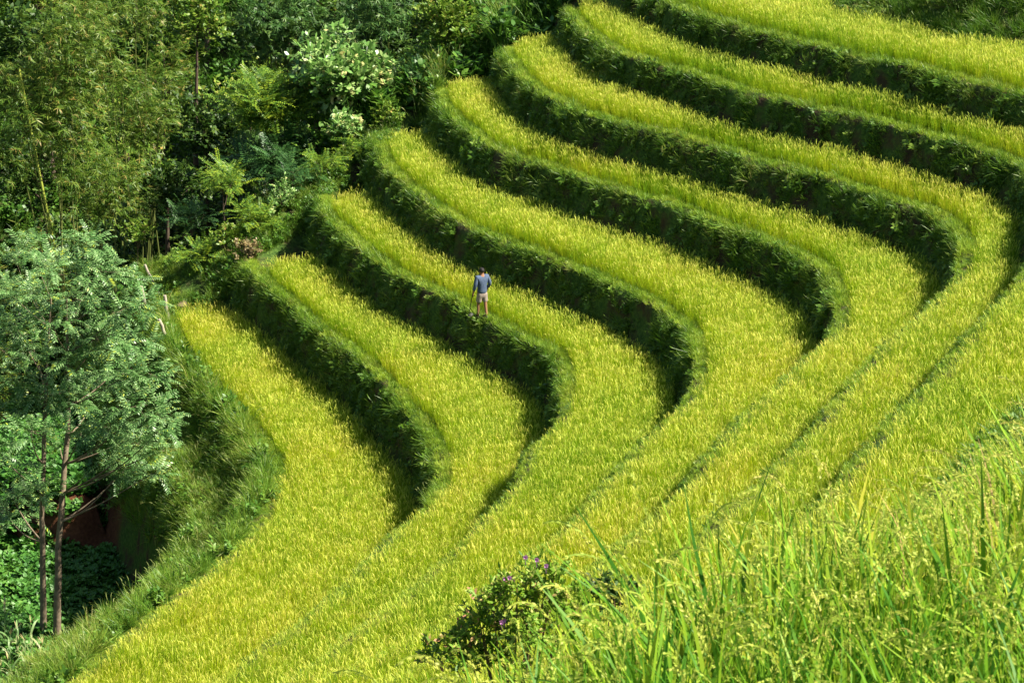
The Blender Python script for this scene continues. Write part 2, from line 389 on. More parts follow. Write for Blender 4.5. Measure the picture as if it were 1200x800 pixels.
def blade_path(base, az, lean, length, droop, n):
    """arching blade: starts leaning by lean, bends over by droop"""
    P = [np.array(base, float)]; a = lean
    for i in range(n):
        d = np.array([math.sin(a) * math.cos(az), math.sin(a) * math.sin(az), math.cos(a)])
        P.append(P[-1] + d * length / n); a += droop / n * (0.4 + 1.2 * i / n)
    return np.array(P)
def tuft(nb, h, spread, width, droop, seg=3, seed=0, heads=0, head_len=0.16, head_w=0.02, lean=0.28, hvar=0.3):
    r = np.random.default_rng(seed); mb = MB()
    for i in range(nb):
        az = r.uniform(0, 6.283); rr = spread * math.sqrt(r.uniform(0, 1))
        base = (rr * math.cos(az + r.normal(0, .6)), rr * math.sin(az + r.normal(0, .6)), -0.03)
        L = h * r.uniform(1 - hvar, 1.05)
        P = blade_path(base, az, abs(r.normal(0, lean)), L, r.uniform(0.1, 1) * droop, seg)
        Wd = width * r.uniform(.7, 1.2) * np.interp(np.linspace(0, 1, seg + 1), [0, .3, .7, 1], [.7, 1, .75, .08])
        a2 = r.uniform(0, 6.283)
        side = np.array([-math.sin(az), math.cos(az), 0]) + 0.7 * np.array([math.cos(a2), math.sin(a2), 0])
        ribbon(mb, P, Wd, side, r.uniform(0, 1))
    for i in range(heads):
        az = r.uniform(0, 6.283); rr = spread * math.sqrt(r.uniform(0, 1))
        base = (rr * math.cos(az), rr * math.sin(az), 0)
        P = blade_path(base, az, abs(r.normal(0, .13)), h * r.uniform(.78, 1.0), 0.3, 3)
        a2 = r.uniform(0, 6.283); side = np.array([math.cos(a2), math.sin(a2), 0.2])
        ribbon(mb, P, np.full(4, width * .45), side, r.uniform(0, 1))
        d = P[-1] - P[-2]; ang = math.acos(max(-1, min(1, d[2] / np.linalg.norm(d))))
        Q = blade_path(P[-1], az, ang, head_len * r.uniform(.8, 1.2), r.uniform(1.0, 2.3), 4)
        ribbon(mb, Q, head_w * np.array([.35, .9, 1.0, .8, .15]), side, r.uniform(0, 1), 1.0)
    return mb
def leafy(nst, h, ll, lw, n_leaf, seed=0, spread=0.1, flop=0.9):
    """small broad-leaved herb"""
    r = np.random.default_rng(seed); mb = MB()
    for s in range(nst):
        az = r.uniform(0, 6.283); P = blade_path((0.3 * spread * math.cos(az), .3 * spread * math.sin(az), 0), az, r.uniform(0, .6), h * r.uniform(.6, 1.1), .3, 4)
        ribbon(mb, P, np.full(5, .008), (1, .3, 0), .3)
        for i in range(n_leaf):
            t = r.uniform(.2, 1); q = P[0] + (P[-1] - P[0]) * t; a = r.uniform(0, 6.283); L = ll * r.uniform(.6, 1.15)
            B = blade_path(q, a, r.uniform(.7, 1.3), L, r.uniform(.2, flop), 3)
            ribbon(mb, B, lw * r.uniform(.8, 1.1) * np.array([.12, .95, .8, .04]), (-math.sin(a), math.cos(a), r.normal(0, .25)), r.uniform(0, 1))
    return mb

KR = 8
rice_c = variants('rice', [tuft(24, H * 1.02, 0.055, 0.0105, 0.9, 3, 100 + i, heads=10, head_len=0.13, head_w=0.014, lean=0.14, hvar=.35).mesh('rice_hill', M['rice']) for i in range(KR)])
near_meshes = []
def near_rice(seed):
    r = np.random.default_rng(seed)
    mb = tuft(26, 1.04, 0.07, 0.022, 1.4, 6, seed, heads=0, lean=0.2, hvar=.5)
    for i in range(4):
        az = r.uniform(0, 6.283); base = (0.06 * math.cos(az), 0.06 * math.sin(az), 0)
        P = blade_path(base, az, abs(r.normal(0, .12)), 0.82 * r.uniform(.85, 1.08), 0.3, 4)
        ribbon(mb, P, np.full(5, .005), (math.cos(az + 1), math.sin(az + 1), 0), r.uniform(.3, 1))
        d = P[-1] - P[-2]; ang = math.acos(d[2] / np.linalg.norm(d)); tint = r.uniform(0, 1)
        Q = blade_path(P[-1], az, ang, 0.22 * r.uniform(.8, 1.2), r.uniform(1.3, 2.6), 8)
        ribbon(mb, Q, np.full(9, .004), (0, 0.3, 1), tint, .6)
        for j in range(1, 9):
            for q in range(4):
                a = r.uniform(0, 6.283); el = r.uniform(-1.2, 0.5); dv = np.array([math.cos(a) * math.cos(el), math.sin(a) * math.cos(el), math.sin(el)])
                ax = (Q[j] - Q[j - 1]); ax = ax / np.linalg.norm(ax) + dv * 0.45; ax /= np.linalg.norm(ax)
                c0 = Q[j] - (Q[j] - Q[j - 1]) * r.uniform(0, 1) + dv * 0.004
                sd = np.cross(ax, r.normal(0, 1, 3)); sd /= np.linalg.norm(sd) + 1e-6; L = 0.015
                mb.add([c0, c0 + ax * L * .5 + sd * .0038, c0 + ax * L * 1.1, c0 + ax * L * .5 - sd * .0038], [[0, 1, 2, 3]], tint * .7 + .3 * r.uniform(), 1, 1.0)
    return mb
near_c = variants('near_rice', [near_rice(300 + i).mesh('near_rice_hill', M['near_rice']) for i in range(6)])
bund_c = variants('bund_grass', [tuft(26, .2, .09, .010, 1.6, 3, 400 + i, lean=.5).mesh('bund_tuft', M['bund_grass']) for i in range(5)])
riser_c = variants('riser_grass', [tuft(22, .36, .07, .012, 2.2, 4, 430 + i, lean=.55, heads=(3 if i == 1 else 0), head_len=.1, head_w=.012).mesh('riser_tuft', M['riser_grass']) for i in range(5)]
                   + [leafy(4, .22, .10, .05, 8, 450 + i).mesh('riser_herb', M['riser_grass']) for i in range(2)])
tall_c = variants('tall_grass', [tuft(34, .95, .12, .016, 2.0, 5, 470 + i, lean=.35, heads=(5 if i % 3 == 1 else 0), head_len=.2, head_w=.016).mesh('tall_tuft', M['tall_grass']) for i in range(6)])
weed_c = variants('weed', [leafy(6, .55, .2, .09, 9, 500 + i, .3).mesh('weed_herb', M['weed']) for i in range(3)]
                  + [tuft(26, .8, .1, .02, 2.0, 4, 510 + i, lean=.45).mesh('weed_tuft', M['weed']) for i in range(2)])
cover_c = variants('cover', [leafy(6, .3, .17, .10, 9, 530 + i, .3, .5).mesh('cover_plant', M['cover']) for i in range(4)])

def noise2(P, sc, off=0.0):
    return np.array([mnoise.noise((p[0] * sc, p[1] * sc, off)) for p in P])
rice_labels = [
 ('lowest band of ripe rice, curving along the grassy bank above the gully', 'rice'),
 ('second lowest band of ripe rice, below the wall under the man', 'rice'),
 ('band of ripe rice the man in the blue shirt stands in', 'rice'),
 ('band of ripe rice on the step just above the man', 'rice'),
 ('band of ripe rice two steps above the man', 'rice'),
 ('band of ripe rice three steps above the man', 'rice'),
 ('second highest band of ripe rice, running to the top right', 'rice'),
 ('highest far band of ripe rice, below the bushy slope at the top right', 'rice')]
for k in range(8):
    pts = []; tn = []; rim = []
    sp = 0.175
    for y in np.arange(14, 92.5, sp):
        x0 = float(xl(k, y)); s = float(slp(k, y)); b = BUND[k] * s * (1.0 + (0.5 * float(sstep(72, 60, y)) if k == 0 else 0))
        x1 = float(xl(k + 1, y)) - (bat(k + 1, y) + GAP) * float(slp(k + 1, y))
        if y > YEND[k] - 0.2 or (y > YEND[k] - 1.2 and rng.random() < .4): continue
        a = x0 + b * (0.95 if k else .74) + (1.0 * s * float(sstep(44, 42, y) * sstep(34, 36, y)) if k == 7 else 0)
        n = int((x1 - a) / sp)
        if n <= 0: continue
        xx = a + (np.arange(n) + rng.uniform(.1, .9, n)) * (x1 - a) / n
        ed = x1 - xx
        for q, e in zip(xx, ed): pts.append((q, y + rng.uniform(-.06, .06), Z[k])); tn.append(e); rim.append((q - a) / s)
    P = np.array(pts); keep = in_view(P); P = P[keep]; e = np.array(tn)[keep]; rm = np.array(rim)[keep]
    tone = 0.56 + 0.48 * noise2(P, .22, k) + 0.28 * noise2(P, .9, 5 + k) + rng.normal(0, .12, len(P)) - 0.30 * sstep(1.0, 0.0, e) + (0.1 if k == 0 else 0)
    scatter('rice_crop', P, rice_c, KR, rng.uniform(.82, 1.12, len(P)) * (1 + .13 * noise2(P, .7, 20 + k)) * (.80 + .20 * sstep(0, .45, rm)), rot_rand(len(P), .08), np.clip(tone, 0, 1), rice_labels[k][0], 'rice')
yr = rng.uniform(34.5, 43.5, 1500); xr = np.array([float(xl(7, q)) for q in yr]) + rng.uniform(-.2, 1.5, 1500); P = np.stack([xr, yr, np.full(1500, Z[7] - .02)], -1)
scatter('rim_weeds', P, riser_c, 7, rng.uniform(.6, 1.15, 1500), rot_rand(1500, .3), np.clip(rng.normal(.12, .15, 1500), 0, 1), 'weeds with shade put into their dark colour along the terrace rim at the right edge, just above the near green rice', 'weeds')  # low tone paints the shade of the rim notch onto the weeds
# near terraces below the camera
pts = []
sp = 0.19
for y in np.arange(3.5, 40, sp):
    a = float(xl(8, y)) + 0.05; x1 = min(a + 22, .3 * y + 2); n = max(0, int((x1 - a) / sp))
    if n == 0: continue
    xx = a + (np.arange(n) + rng.uniform(0, 1, n)) * sp; yy_ = y + rng.uniform(-.07, .07, n)
    pts += list(zip(xx, yy_, np.interp((xx - a) / float(slp(8, y)), NEAR_N, NEAR_Z) - .02))
P = np.array(pts); P = P[in_view(P, 160, 700)]
tone = 0.46 + .6 * noise2(P, .45, 3) + rng.normal(0, .2, len(P))
scatter('rice_crop', P, near_c, 6, rng.uniform(.9, 1.25, len(P)) * (1 + .2 * noise2(P, .6, 51)), rot_rand(len(P), .14), np.clip(tone, 0, 1), 'tall green rice with drooping ears in the near right corner', 'rice')

blade_c = variants('long_blades', [tuft(7, 1.3, .05, .024, 1.9, 8, 900 + i, lean=.3, hvar=.35).mesh('long_blade_tuft', M['near_rice']) for i in range(5)])
kp = (rng.random(len(P)) < .2) & (P[:, 2] > Z[8] + .7); Q = P[kp]
scatter('long_grass', Q, blade_c, 5, rng.uniform(.7, 1.05, len(Q)), rot_rand(len(Q), .15), np.clip(rng.normal(.35, .2, len(Q)), 0, 1), 'long arching grass blades standing above the near green rice', 'grass')
# grass along every bund and on every wall
def lerp_cols(rows, c0, c1, t):
    i = rows; return np.stack([VX[i, c0] * (1 - t) + VX[i, c1] * t, rows_y[i], VZ[i, c0] * (1 - t) + VZ[i, c1] * t], -1)
rmax = int(np.searchsorted(rows_y, 93.5))
pb = []; pr = []; lean_r = []
for k in range(0, 9):
    N = 5200 if k else 14000
    i = rng.integers(40, rmax - 1, N); t = rng.uniform(0, 1, N); j = LIP[k]
    f = rng.uniform(0, 2.6 if k else 2.99, N); c = np.floor(f).astype(int)
    if k == 0: N = N
    A = np.array([[VX[a, j + b], rows_y[a], VZ[a, j + b]] for a, b in zip(i, c)]); B = np.array([[VX[a, j + b + 1], rows_y[a], VZ[a, j + b + 1]] for a, b in zip(i, c)])
    ft = (f - c)[:, None]; Q = A * (1 - ft) + B * ft; Q[:, 1] += rng.uniform(0, .28, N); pb.append(np.c_[Q, np.where(Q[:, 1] < COVE[k] - 1.5, .6, 1.0), f])
    if k > 0:
        N = 11000
        i = rng.integers(40, rmax - 1, N); f = rng.beta(1.4, 1.0, N) * 5.99; c = np.floor(f).astype(int); j = FOOT[k]
        A = np.array([[VX[a, j + b], rows_y[a], VZ[a, j + b]] for a, b in zip(i, c)]); B = np.array([[VX[a, j + b + 1], rows_y[a], VZ[a, j + b + 1]] for a, b in zip(i, c)])
        ft = (f - c)[:, None]; Q = A * (1 - ft) + B * ft; Q[:, 1] += rng.uniform(0, .28, N); pr.append(np.c_[Q, np.where(Q[:, 1] < COVE[k] - 1.0, .45, 1.0), f])
P = np.concatenate(pb); P = P[in_view(P[:, :3])]; near_f = P[:, 3]; fr = P[:, 4]; P = P[:, :3]
h_ = (fr < .7) & (near_f > .9) & (rng.random(len(P)) < .04 + .22 * (noise2(P, .5, 31) > .12)); hang = P[h_]
tone = .5 + .5 * noise2(P, .8, 2) + rng.normal(0, .15, len(P))
scatter('bund_grass', P, bund_c, 5, rng.uniform(.6, 1.25, len(P)) * near_f, rot_rand(len(P), .25), np.clip(tone, 0, 1), 'short green grass along the rims of the terraces', 'grass')
rr = np.stack([rng.normal(0, .3, len(hang)), rng.normal(-.6, .35, len(hang)), rng.normal(0, .6, len(hang))], -1)
scatter('rim_tufts', hang, tall_c, 6, rng.uniform(.28, .6, len(hang)), rr, np.clip(rng.normal(.62, .25, len(hang)), 0, 1), 'longer pale tufts of grass hanging over the rims of the terraces', 'grass')
P = np.concatenate(pr); P = P[in_view(P[:, :3])]; near_f = P[:, 3]; fr = P[:, 4]; P = P[:, :3]
nz = noise2(P, .9, 9) + .5 * noise2(P * [1, 1, 1], 2.1, 4); kp = nz > -0.27 + 0.12 * rng.normal(0, 1, len(P)); P = P[kp]; near_f = near_f[kp]
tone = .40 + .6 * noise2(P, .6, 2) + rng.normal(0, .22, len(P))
rr = np.stack([rng.normal(0, .3, len(P)), rng.normal(-.75, .3, len(P)), rng.normal(0, .5, len(P))], -1)
sc = rng.uniform(.4, 1.0, len(P)) * np.where(rng.random(len(P)) < .10, 1.8, 1) * near_f * (1 + .5 * noise2(P, 1.1, 40))
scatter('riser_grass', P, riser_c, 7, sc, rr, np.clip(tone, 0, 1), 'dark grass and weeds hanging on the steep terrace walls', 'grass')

print('verts terrain', nr, nc)
# ------------------------------------------------------------------ trees
def spray_pinnate(seed, L=0.42, pairs=8, ll=0.105, lw=0.034, droop=0.9):
    r = np.random.default_rng(seed); mb = MB()
    P = blade_path((0, 0, 0), 0, 1.25, L, droop, 6)
    ribbon(mb, P, np.full(7, .008), (0, 1, 0), .3)
    for i in range(pairs):
        t = (i + .8) / pairs * 6; k = min(5, int(t)); q = P[k] + (P[k + 1] - P[k]) * (t - k)
        ax = P[min(6, k + 1)] - P[k]; ax /= np.linalg.norm(ax)
        for s in (-1, 1):
            d = np.array([ax[0] * .55, s * .9, ax[2] * .55 - .30 + r.normal(0, .15)]); d /= np.linalg.norm(d)
            l = ll * r.uniform(.8, 1.15) * (1 - .35 * abs(i / pairs - .4)); sd = np.cross(d, (0, 0, 1)); sd /= np.linalg.norm(sd)
            mb.add([q, q + d * l * .5 + sd * lw / 2, q + d * l, q + d * l * .5 - sd * lw / 2], [[0, 1, 2, 3]], r.uniform(0, 1))
    return mb
def spray_narrow(seed, n=9, ll=0.26, lw=0.036, twig=0.5):
    """twig of long drooping bamboo leaves"""
    r = np.random.default_rng(seed); mb = MB()
    P = blade_path((0, 0, 0), 0, 1.1, twig, 1.1, 4); ribbon(mb, P, np.full(5, .008), (0, 1, 0), .6)
    for i in range(n):
        q = P[0] + (P[-1] - P[0]) * r.uniform(.2, 1); az = r.normal(0, 1.1); B = blade_path(q, az, r.uniform(1.3, 2.2), ll * r.uniform(.6, 1.2), r.uniform(.2, .8), 3)
        a = r.uniform(0, 6.28); ribbon(mb, B, lw * r.uniform(.7, 1.2) * np.array([.3, 1, .7, .05]), (-math.sin(az) + .5 * math.cos(a), math.cos(az), .5 * math.sin(a)), r.uniform(0, 1))
    return mb
def spray_broad(seed, n=9, ll=0.20, lw=0.11, twig=0.4, el=(0.6, 1.7)):
    r = np.random.default_rng(seed); mb = MB()
    P = blade_path((0, 0, 0), 0, 1.0, twig, .4, 3); ribbon(mb, P, np.full(4, .012), (0, 1, 0), .2)
    for i in range(n):
        q = P[0] + (P[-1] - P[0]) * r.uniform(.2, 1); az = r.uniform(0, 6.283); B = blade_path(q, az, r.uniform(*el), ll * r.uniform(.6, 1.2), r.uniform(.1, .7), 3)
        ribbon(mb, B, lw * r.uniform(.8, 1.2) * np.array([.12, .9, .85, .06]), (-math.sin(az), math.cos(az), r.normal(0, .35)), r.uniform(0, 1))
    return mb
def spray_fern(seed, L=.7, ll=.17):
    r = np.random.default_rng(seed); mb = MB()
    P = blade_path((0, 0, 0), 0, 1.35, L, .6, 6)
    for i in range(11):
        t = (i + .6) / 11 * 6; k = min(5, int(t)); q = P[k] + (P[k + 1] - P[k]) * (t - k)
        for s in (-1, 1):
            l = ll * (1 - .6 * abs(i / 11 - .35)) * r.uniform(.8, 1.1)
            d = np.array([.35, s * .93, -.18 + r.normal(0, .1)]); d /= np.linalg.norm(d)
            sd = np.cross(d, (0, 0, 1)); sd /= np.linalg.norm(sd); wv = .045
            mb.add([q - sd * wv * .3, q + d * l * .5 + sd * wv / 2, q + d * l, q + d * l * .5 - sd * wv / 2], [[0, 1, 2, 3]], r.uniform(0, 1))
    return mb
def pack(mb): return np.concatenate(mb.v), np.concatenate([f for f in mb.f]), np.concatenate(mb.a)
SPRAY = {'pinnate': [pack(spray_pinnate(i)) for i in range(4)], 'narrow': [pack(spray_narrow(20 + i)) for i in range(5)],
         'broad': [pack(spray_broad(40 + i)) for i in range(4)], 'fern': [pack(spray_fern(60 + i)) for i in range(3)],
         'small': [pack(spray_broad(80 + i, 14, .11, .055, .35)) for i in range(4)],
         'shrub': [pack(spray_broad(90 + i, 10, .07, .03, .16)) for i in range(4)]}
def crown_mesh(mb, kind, pos, dirs, scale, r, updown=0.0):
    """sprays of real leaves at the twig ends pos, each growing out along dirs"""
    N = len(pos); d = dirs / (np.linalg.norm(dirs, axis=1)[:, None] + 1e-9)
    az = np.arctan2(d[:, 1], d[:, 0]) + r.normal(0, .5, N); pit = -np.arcsin(np.clip(d[:, 2], -1, 1)) * .55 + r.normal(updown, .3, N); rol = r.normal(0, .35, N)
    ca, sa, cp, sp_, cr, sr = np.cos(az), np.sin(az), np.cos(pit), np.sin(pit), np.cos(rol), np.sin(rol)
    Rm = np.empty((N, 3, 3))
    Rm[:, 0, 0] = ca * cp; Rm[:, 0, 1] = ca * sp_ * sr - sa * cr; Rm[:, 0, 2] = ca * sp_ * cr + sa * sr
    Rm[:, 1, 0] = sa * cp; Rm[:, 1, 1] = sa * sp_ * sr + ca * cr; Rm[:, 1, 2] = sa * sp_ * cr - ca * sr
    Rm[:, 2, 0] = -sp_; Rm[:, 2, 1] = cp * sr; Rm[:, 2, 2] = cp * cr
    sc = scale * r.uniform(.75, 1.2, N); which = r.integers(0, len(SPRAY[kind]), N); shade = r.uniform(-.25, .25, N)
    for q, (SV, SF, SA) in enumerate(SPRAY[kind]):
        m = np.where(which == q)[0]
        if len(m) == 0: continue
        V = np.einsum('nij,vj->nvi', Rm[m], SV) * sc[m][:, None, None] + pos[m][:, None]
        Fq = (SF[None] + (np.arange(len(m)) * len(SV))[:, None, None]).reshape(-1, SF.shape[1])
        tint = np.clip(SA[None, :, 0] * .7 + .15 + shade[m][:, None], 0, 1).ravel()
        mb.add(V.reshape(-1, 3), Fq, tint, 0, 0)
def tree(name, label, cat, base, clusters, kind, leaf_m, bark_m, r0, seed, sprays=40, sscale=1.0, group=None, lean=0.0, trunk_top=None, limb_name='limb', n_limbs=6, flat=.7, updown=0.0, density_by_r=True, bow=1.0):
    """clusters: (centre relative to base, radius). The trunk climbs towards them, limbs reach into each, leaves grow at the twig ends"""
    r = np.random.default_rng(seed)
    root = empty(name, base); tag(root, label, cat, group)
    C = np.array([c for c, _ in clusters], float); rad = np.array([q for _, q in clusters], float)
    top = np.array(trunk_top if trunk_top is not None else [C[:, 0].mean() * .8, C[:, 1].mean() * .8, C[:, 2].max() * .78 + C[:, 2].min() * .22 * .5])
    n = 14; t = np.linspace(0, 1, n)[:, None]
    P = np.array([0, 0, -.3]) * (1 - t) + top * t
    P[:, 0] += np.interp(t[:, 0], [0, .3, .6, 1], [0, r.normal(0, .012), r.normal(0, .02), 0]) * top[2] * bow + lean * np.sin(t[:, 0] * math.pi)
    P[:, 1] += np.interp(t[:, 0], [0, .4, .7, 1], [0, r.normal(0, .02), r.normal(0, .02), 0]) * top[2]
    for a in range(1, n - 1): P[a] += r.normal(0, .012, 3) * [1, 1, 0]
    rr = r0 * np.interp(t[:, 0], [0, .05, .15, .6, 1], [1.35, 1.12, 1, .7, .22])
    mb = MB(); tube(mb, P, rr, 8); mb.build('trunk', bark_m, root, True)
    order = np.argsort(-rad); cb = MB(); tw = cb
    for oi, ci in enumerate(order):
        c = C[ci]; hz = np.linalg.norm(c[:2] - top[:2])
        zt = np.clip(c[2] - .55 * hz - .3, top[2] * .32, top[2] * .98)
        k = int(np.argmin(np.abs(P[:, 2] - zt))); a = P[k]
        tt = np.linspace(0, 1, 7)[:, None]; mid = (a + c) / 2 + np.array([0, 0, -.12 * hz]) + r.normal(0, .12, 3)
        L = (1 - tt) ** 2 * a + 2 * tt * (1 - tt) * mid + tt ** 2 * c
        rl = max(.012, min(rr[k] * .45, .028 + .014 * rad[ci])) * np.linspace(1, .3, 7)
        if oi < n_limbs:
            lb = MB(); tube(lb, L, rl, 6); lb.build(limb_name, bark_m, root, True)
        else:
            cb.cur = 1; tube(cb, L, rl, 5); cb.cur = 0
        ns = int(sprays * (rad[ci] ** 2 if density_by_r else 1)) + 6
        u = r.normal(0, 1, (ns, 3)); u /= np.linalg.norm(u, axis=1)[:, None]
        q = c + u * (rad[ci] * r.uniform(.25, 1, ns) ** .6)[:, None] * np.array([1, 1, flat])
        crown_mesh(cb, kind, q, u * .6 + r.normal(0, .5, (ns, 3)) + np.array([0, 0, .2]), sscale, r, updown)
        cb.cur = 1
        for j in range(0, ns, 9):
            ribbon(cb, [c, (c + q[j]) / 2 + r.normal(0, .06, 3), q[j]], [.012, .009, .005], r.normal(0, 1, 3), .5)
        cb.cur = 0
    cr = cb.build('crown', [leaf_m, bark_m], root)
    return root
def copy_tree(o, loc, rz, sc, label=None, group=None):
    c = o.copy(); COL.objects.link(c); c.location = loc; c.rotation_euler = (0, 0, rz); c.scale = (sc, sc, sc)
    if label: c['label'] = label
    if group: c['group'] = group
    def kids(a, b):
        for ch in [x for x in a.children]:
            d = ch.copy(); COL.objects.link(d); d.parent = b; kids(ch, d)
    kids(o, c); return c
def rand_clusters(base, u, v, hw, hh, y, n, seed, rmin=.35, rmax=.6, depth=1.0):
    """crown of n leaf clumps filling an ellipsoid seen at (u, v) with half sizes hw, hh px"""
    r = np.random.default_rng(seed); c0 = at_y(u, v, y); m = y / math.cos(PITCH) / FPX
    A = np.array([hw * m, max(hw * m * depth, 1.0), hh * m * 1.03]); out = []
    for i in range(n):
        d = r.normal(0, 1, 3); d /= np.linalg.norm(d); d *= r.uniform(.1, 1) ** .5
        q = r.uniform(rmin, rmax) * min(A[0], A[2])
        out.append((c0 + d * np.maximum(A - q * .8, .1) - base, q))
    return out
def leaf_m(name, stops, trans=.3, rough=.45, spec=.4):
    M[name] = foliage_mat(name, stops, trans, rough, spec * .7); return M[name]
leaf_m('grey_leaf', [(0, (0.045, 0.135, 0.027)), (.5, (0.12, 0.245, 0.066)), (.85, (0.23, 0.36, 0.14)), (1, (0.38, 0.46, 0.05))], .32, .4, .5)
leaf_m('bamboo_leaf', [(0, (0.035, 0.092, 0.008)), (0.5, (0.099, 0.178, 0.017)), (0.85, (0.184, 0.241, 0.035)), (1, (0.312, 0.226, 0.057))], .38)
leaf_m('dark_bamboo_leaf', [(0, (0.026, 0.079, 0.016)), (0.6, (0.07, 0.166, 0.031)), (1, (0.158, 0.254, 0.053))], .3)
leaf_m('broad_leaf', [(0, (0.078, 0.19, 0.034)), (0.5, (0.168, 0.314, 0.067)), (0.85, (0.336, 0.448, 0.157)), (1, (0.56, 0.504, 0.202))], .28, .35, .6)
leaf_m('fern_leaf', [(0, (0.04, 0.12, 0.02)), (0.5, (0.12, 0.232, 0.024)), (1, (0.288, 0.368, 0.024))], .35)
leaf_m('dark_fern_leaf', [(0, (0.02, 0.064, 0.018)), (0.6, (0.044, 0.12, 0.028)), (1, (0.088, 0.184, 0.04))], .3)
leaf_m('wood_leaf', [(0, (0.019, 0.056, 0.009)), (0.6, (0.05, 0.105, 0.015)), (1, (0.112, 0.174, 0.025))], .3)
leaf_m('olive_leaf', [(0, (0.059, 0.143, 0.012)), (0.6, (0.16, 0.26, 0.025)), (0.9, (0.286, 0.336, 0.059)), (1, (0.42, 0.302, 0.084))], .35)

leaf_m('dry_leaf', [(0, (0.12, 0.10, 0.04)), (.6, (0.22, 0.17, 0.07)), (1, (0.34, 0.24, 0.12))], .3)
# the two slender grey-green trees in the gully, left foreground
def px_clusters(base, y, lst, seed, dep=1.6):
    r = np.random.default_rng(seed); out = []; m = y / math.cos(PITCH) / FPX
    for u, v, q in lst:
        out.append((at_y(u, v, y + r.normal(0, dep)) - base, q * m * .92))
    return out
def base_at(u, v, z0=-6.0):
    z = z0
    for _ in range(12):
        p = at_z(u, v, z); z = .5 * z + .5 * float(ground_z(p[0], p[1])[0])
    p = at_z(u, v, z); return np.array([p[0], p[1], float(ground_z(p[0], p[1])[0])])
b1 = base_at(66, 750); b2 = base_at(50, 742)
print('tree bases', b1, b2)
tree('slender_tree', 'taller of two slender feathery trees, right trunk, with a wide grey-green crown', 'tree', b1,
     px_clusters(b1, b1[1] - .5, [(104,286,26),(75,322,26),(120,318,30),(150,328,22),(95,352,30),(140,365,32),(172,356,18),(60,372,26),(115,398,36),(160,402,26),(80,420,32),(150,436,34),(182,440,20),(112,456,34),(60,462,28),(165,474,32),(192,488,18),(130,500,28),(160,520,30),(190,528,18),(95,505,22),(148,548,22),(176,556,20),(120,540,14),(90,470,26),(70,520,16),(185,505,18),(135,558,14)], 5),
     'pinnate', M['grey_leaf'], M['grey_bark'], .115, 21, sprays=105, sscale=1.4, trunk_top=at_y(78, 350, b1[1] + .3) - b1, n_limbs=8, flat=.42, bow=.35)
tree('slender_tree', 'slightly shorter slender feathery tree, left trunk of the pair, crown reaching the left photo edge', 'tree', b2,
     px_clusters(b2, b2[1] - .5, [(38,288,24),(18,304,22),(52,312,22),(8,340,26),(40,345,28),(18,380,30),(2,410,24),(38,405,26),(15,440,30),(42,462,24),(10,486,30),(36,505,22),(0,530,26),(30,548,24),(45,575,20),(14,580,24),(40,602,16),(12,608,16),(58,565,14)], 6),
     'pinnate', M['grey_leaf'], M['grey_bark'], .10, 22, sprays=105, sscale=1.4, trunk_top=at_y(60, 350, b2[1] + .2) - b2, n_limbs=6, flat=.42, bow=.35)

def gnd(x, y): return float(ground_z(x, y)[0])
def hit(u, v, y0=70.0, y1=125.0):
    """where the line of sight through a photo point first meets the ground"""
    ys = np.arange(y0, y1, .1); d = ray(u, v); P = CAM + d[None] * (ys / d[1])[:, None]
    b = np.where(P[:, 2] < ground_z(P[:, 0], P[:, 1]))[0]
    p = P[b[0]] if len(b) else P[-1]
    return np.array([p[0], p[1], gnd(p[0], p[1])])
def far_tree(name, label, cat, u, v, hw, hh, y, kind, lm, bm, seed, n=14, sprays=14, sscale=1.6, r0=.16, group=None, **kw):
    c = at_y(u, v, y); b = np.array([c[0] + kw.pop('dx', 0.0), y, 0.0]); b[2] = gnd(b[0], b[1]) - .05
    return tree(name, label, cat, b, rand_clusters(b, u, v, hw, hh, y, n, seed), kind, M[lm], M[bm], r0, seed, sprays=sprays, sscale=sscale, group=group, **kw)
GF = 'trees of the wood beyond the terraces'
for i, (x_, y_, s_, lab) in enumerate([(12.2, 80.6, .8, 'drooping leafy bush on the slope at the top edge, furthest left'), (14.6, 78.4, .9, 'drooping leafy bush on the slope at the top edge, middle one'), (16.0, 77.0, 1.1, 'drooping leafy bush on the slope at the top right corner')]):
    b = np.array([x_, y_, gnd(x_, y_) - .1]); rq = np.random.default_rng(810 + i)
    tree('bush', lab, 'bush', b, [(np.array([rq.normal(0, .6), rq.normal(0, .6), .5 + rq.uniform(0, .8)]) * s_, .5 * s_) for _ in range(8)], 'narrow', M['bamboo_leaf'], M['dark_bark'], .04, 820 + i, sprays=60, sscale=.8, group='bushes on the slope at the top right', n_limbs=3)
far_tree('broadleaf_tree', 'rounded tree with large pale shiny leaves behind the upper end of the terraces', 'tree', 402, 86, 62, 50, 95.2, 'broad', 'broad_leaf', 'dark_bark', 71, n=26, sprays=34, sscale=1.45, group=GF)
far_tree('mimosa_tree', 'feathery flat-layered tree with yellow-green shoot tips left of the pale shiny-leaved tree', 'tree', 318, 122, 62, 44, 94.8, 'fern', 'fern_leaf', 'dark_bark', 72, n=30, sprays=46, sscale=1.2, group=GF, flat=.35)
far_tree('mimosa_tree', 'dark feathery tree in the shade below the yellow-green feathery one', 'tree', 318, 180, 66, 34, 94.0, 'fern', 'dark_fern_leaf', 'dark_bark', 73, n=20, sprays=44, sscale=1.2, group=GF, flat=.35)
far_tree('shrubby_tree', 'small olive-green tree with thin stems at the top, left of the highest terrace ends', 'tree', 524, 40, 40, 46, 96.5, 'small', 'olive_leaf', 'bark', 74, n=16, sprays=30, sscale=1.5, group=GF)
far_tree('dark_tree', 'dark tree in shade at the top edge beside the highest terrace ends', 'tree', 590, 5, 46, 40, 103, 'small', 'wood_leaf', 'dark_bark', 75, n=12, sprays=20, sscale=1.9, group=GF)
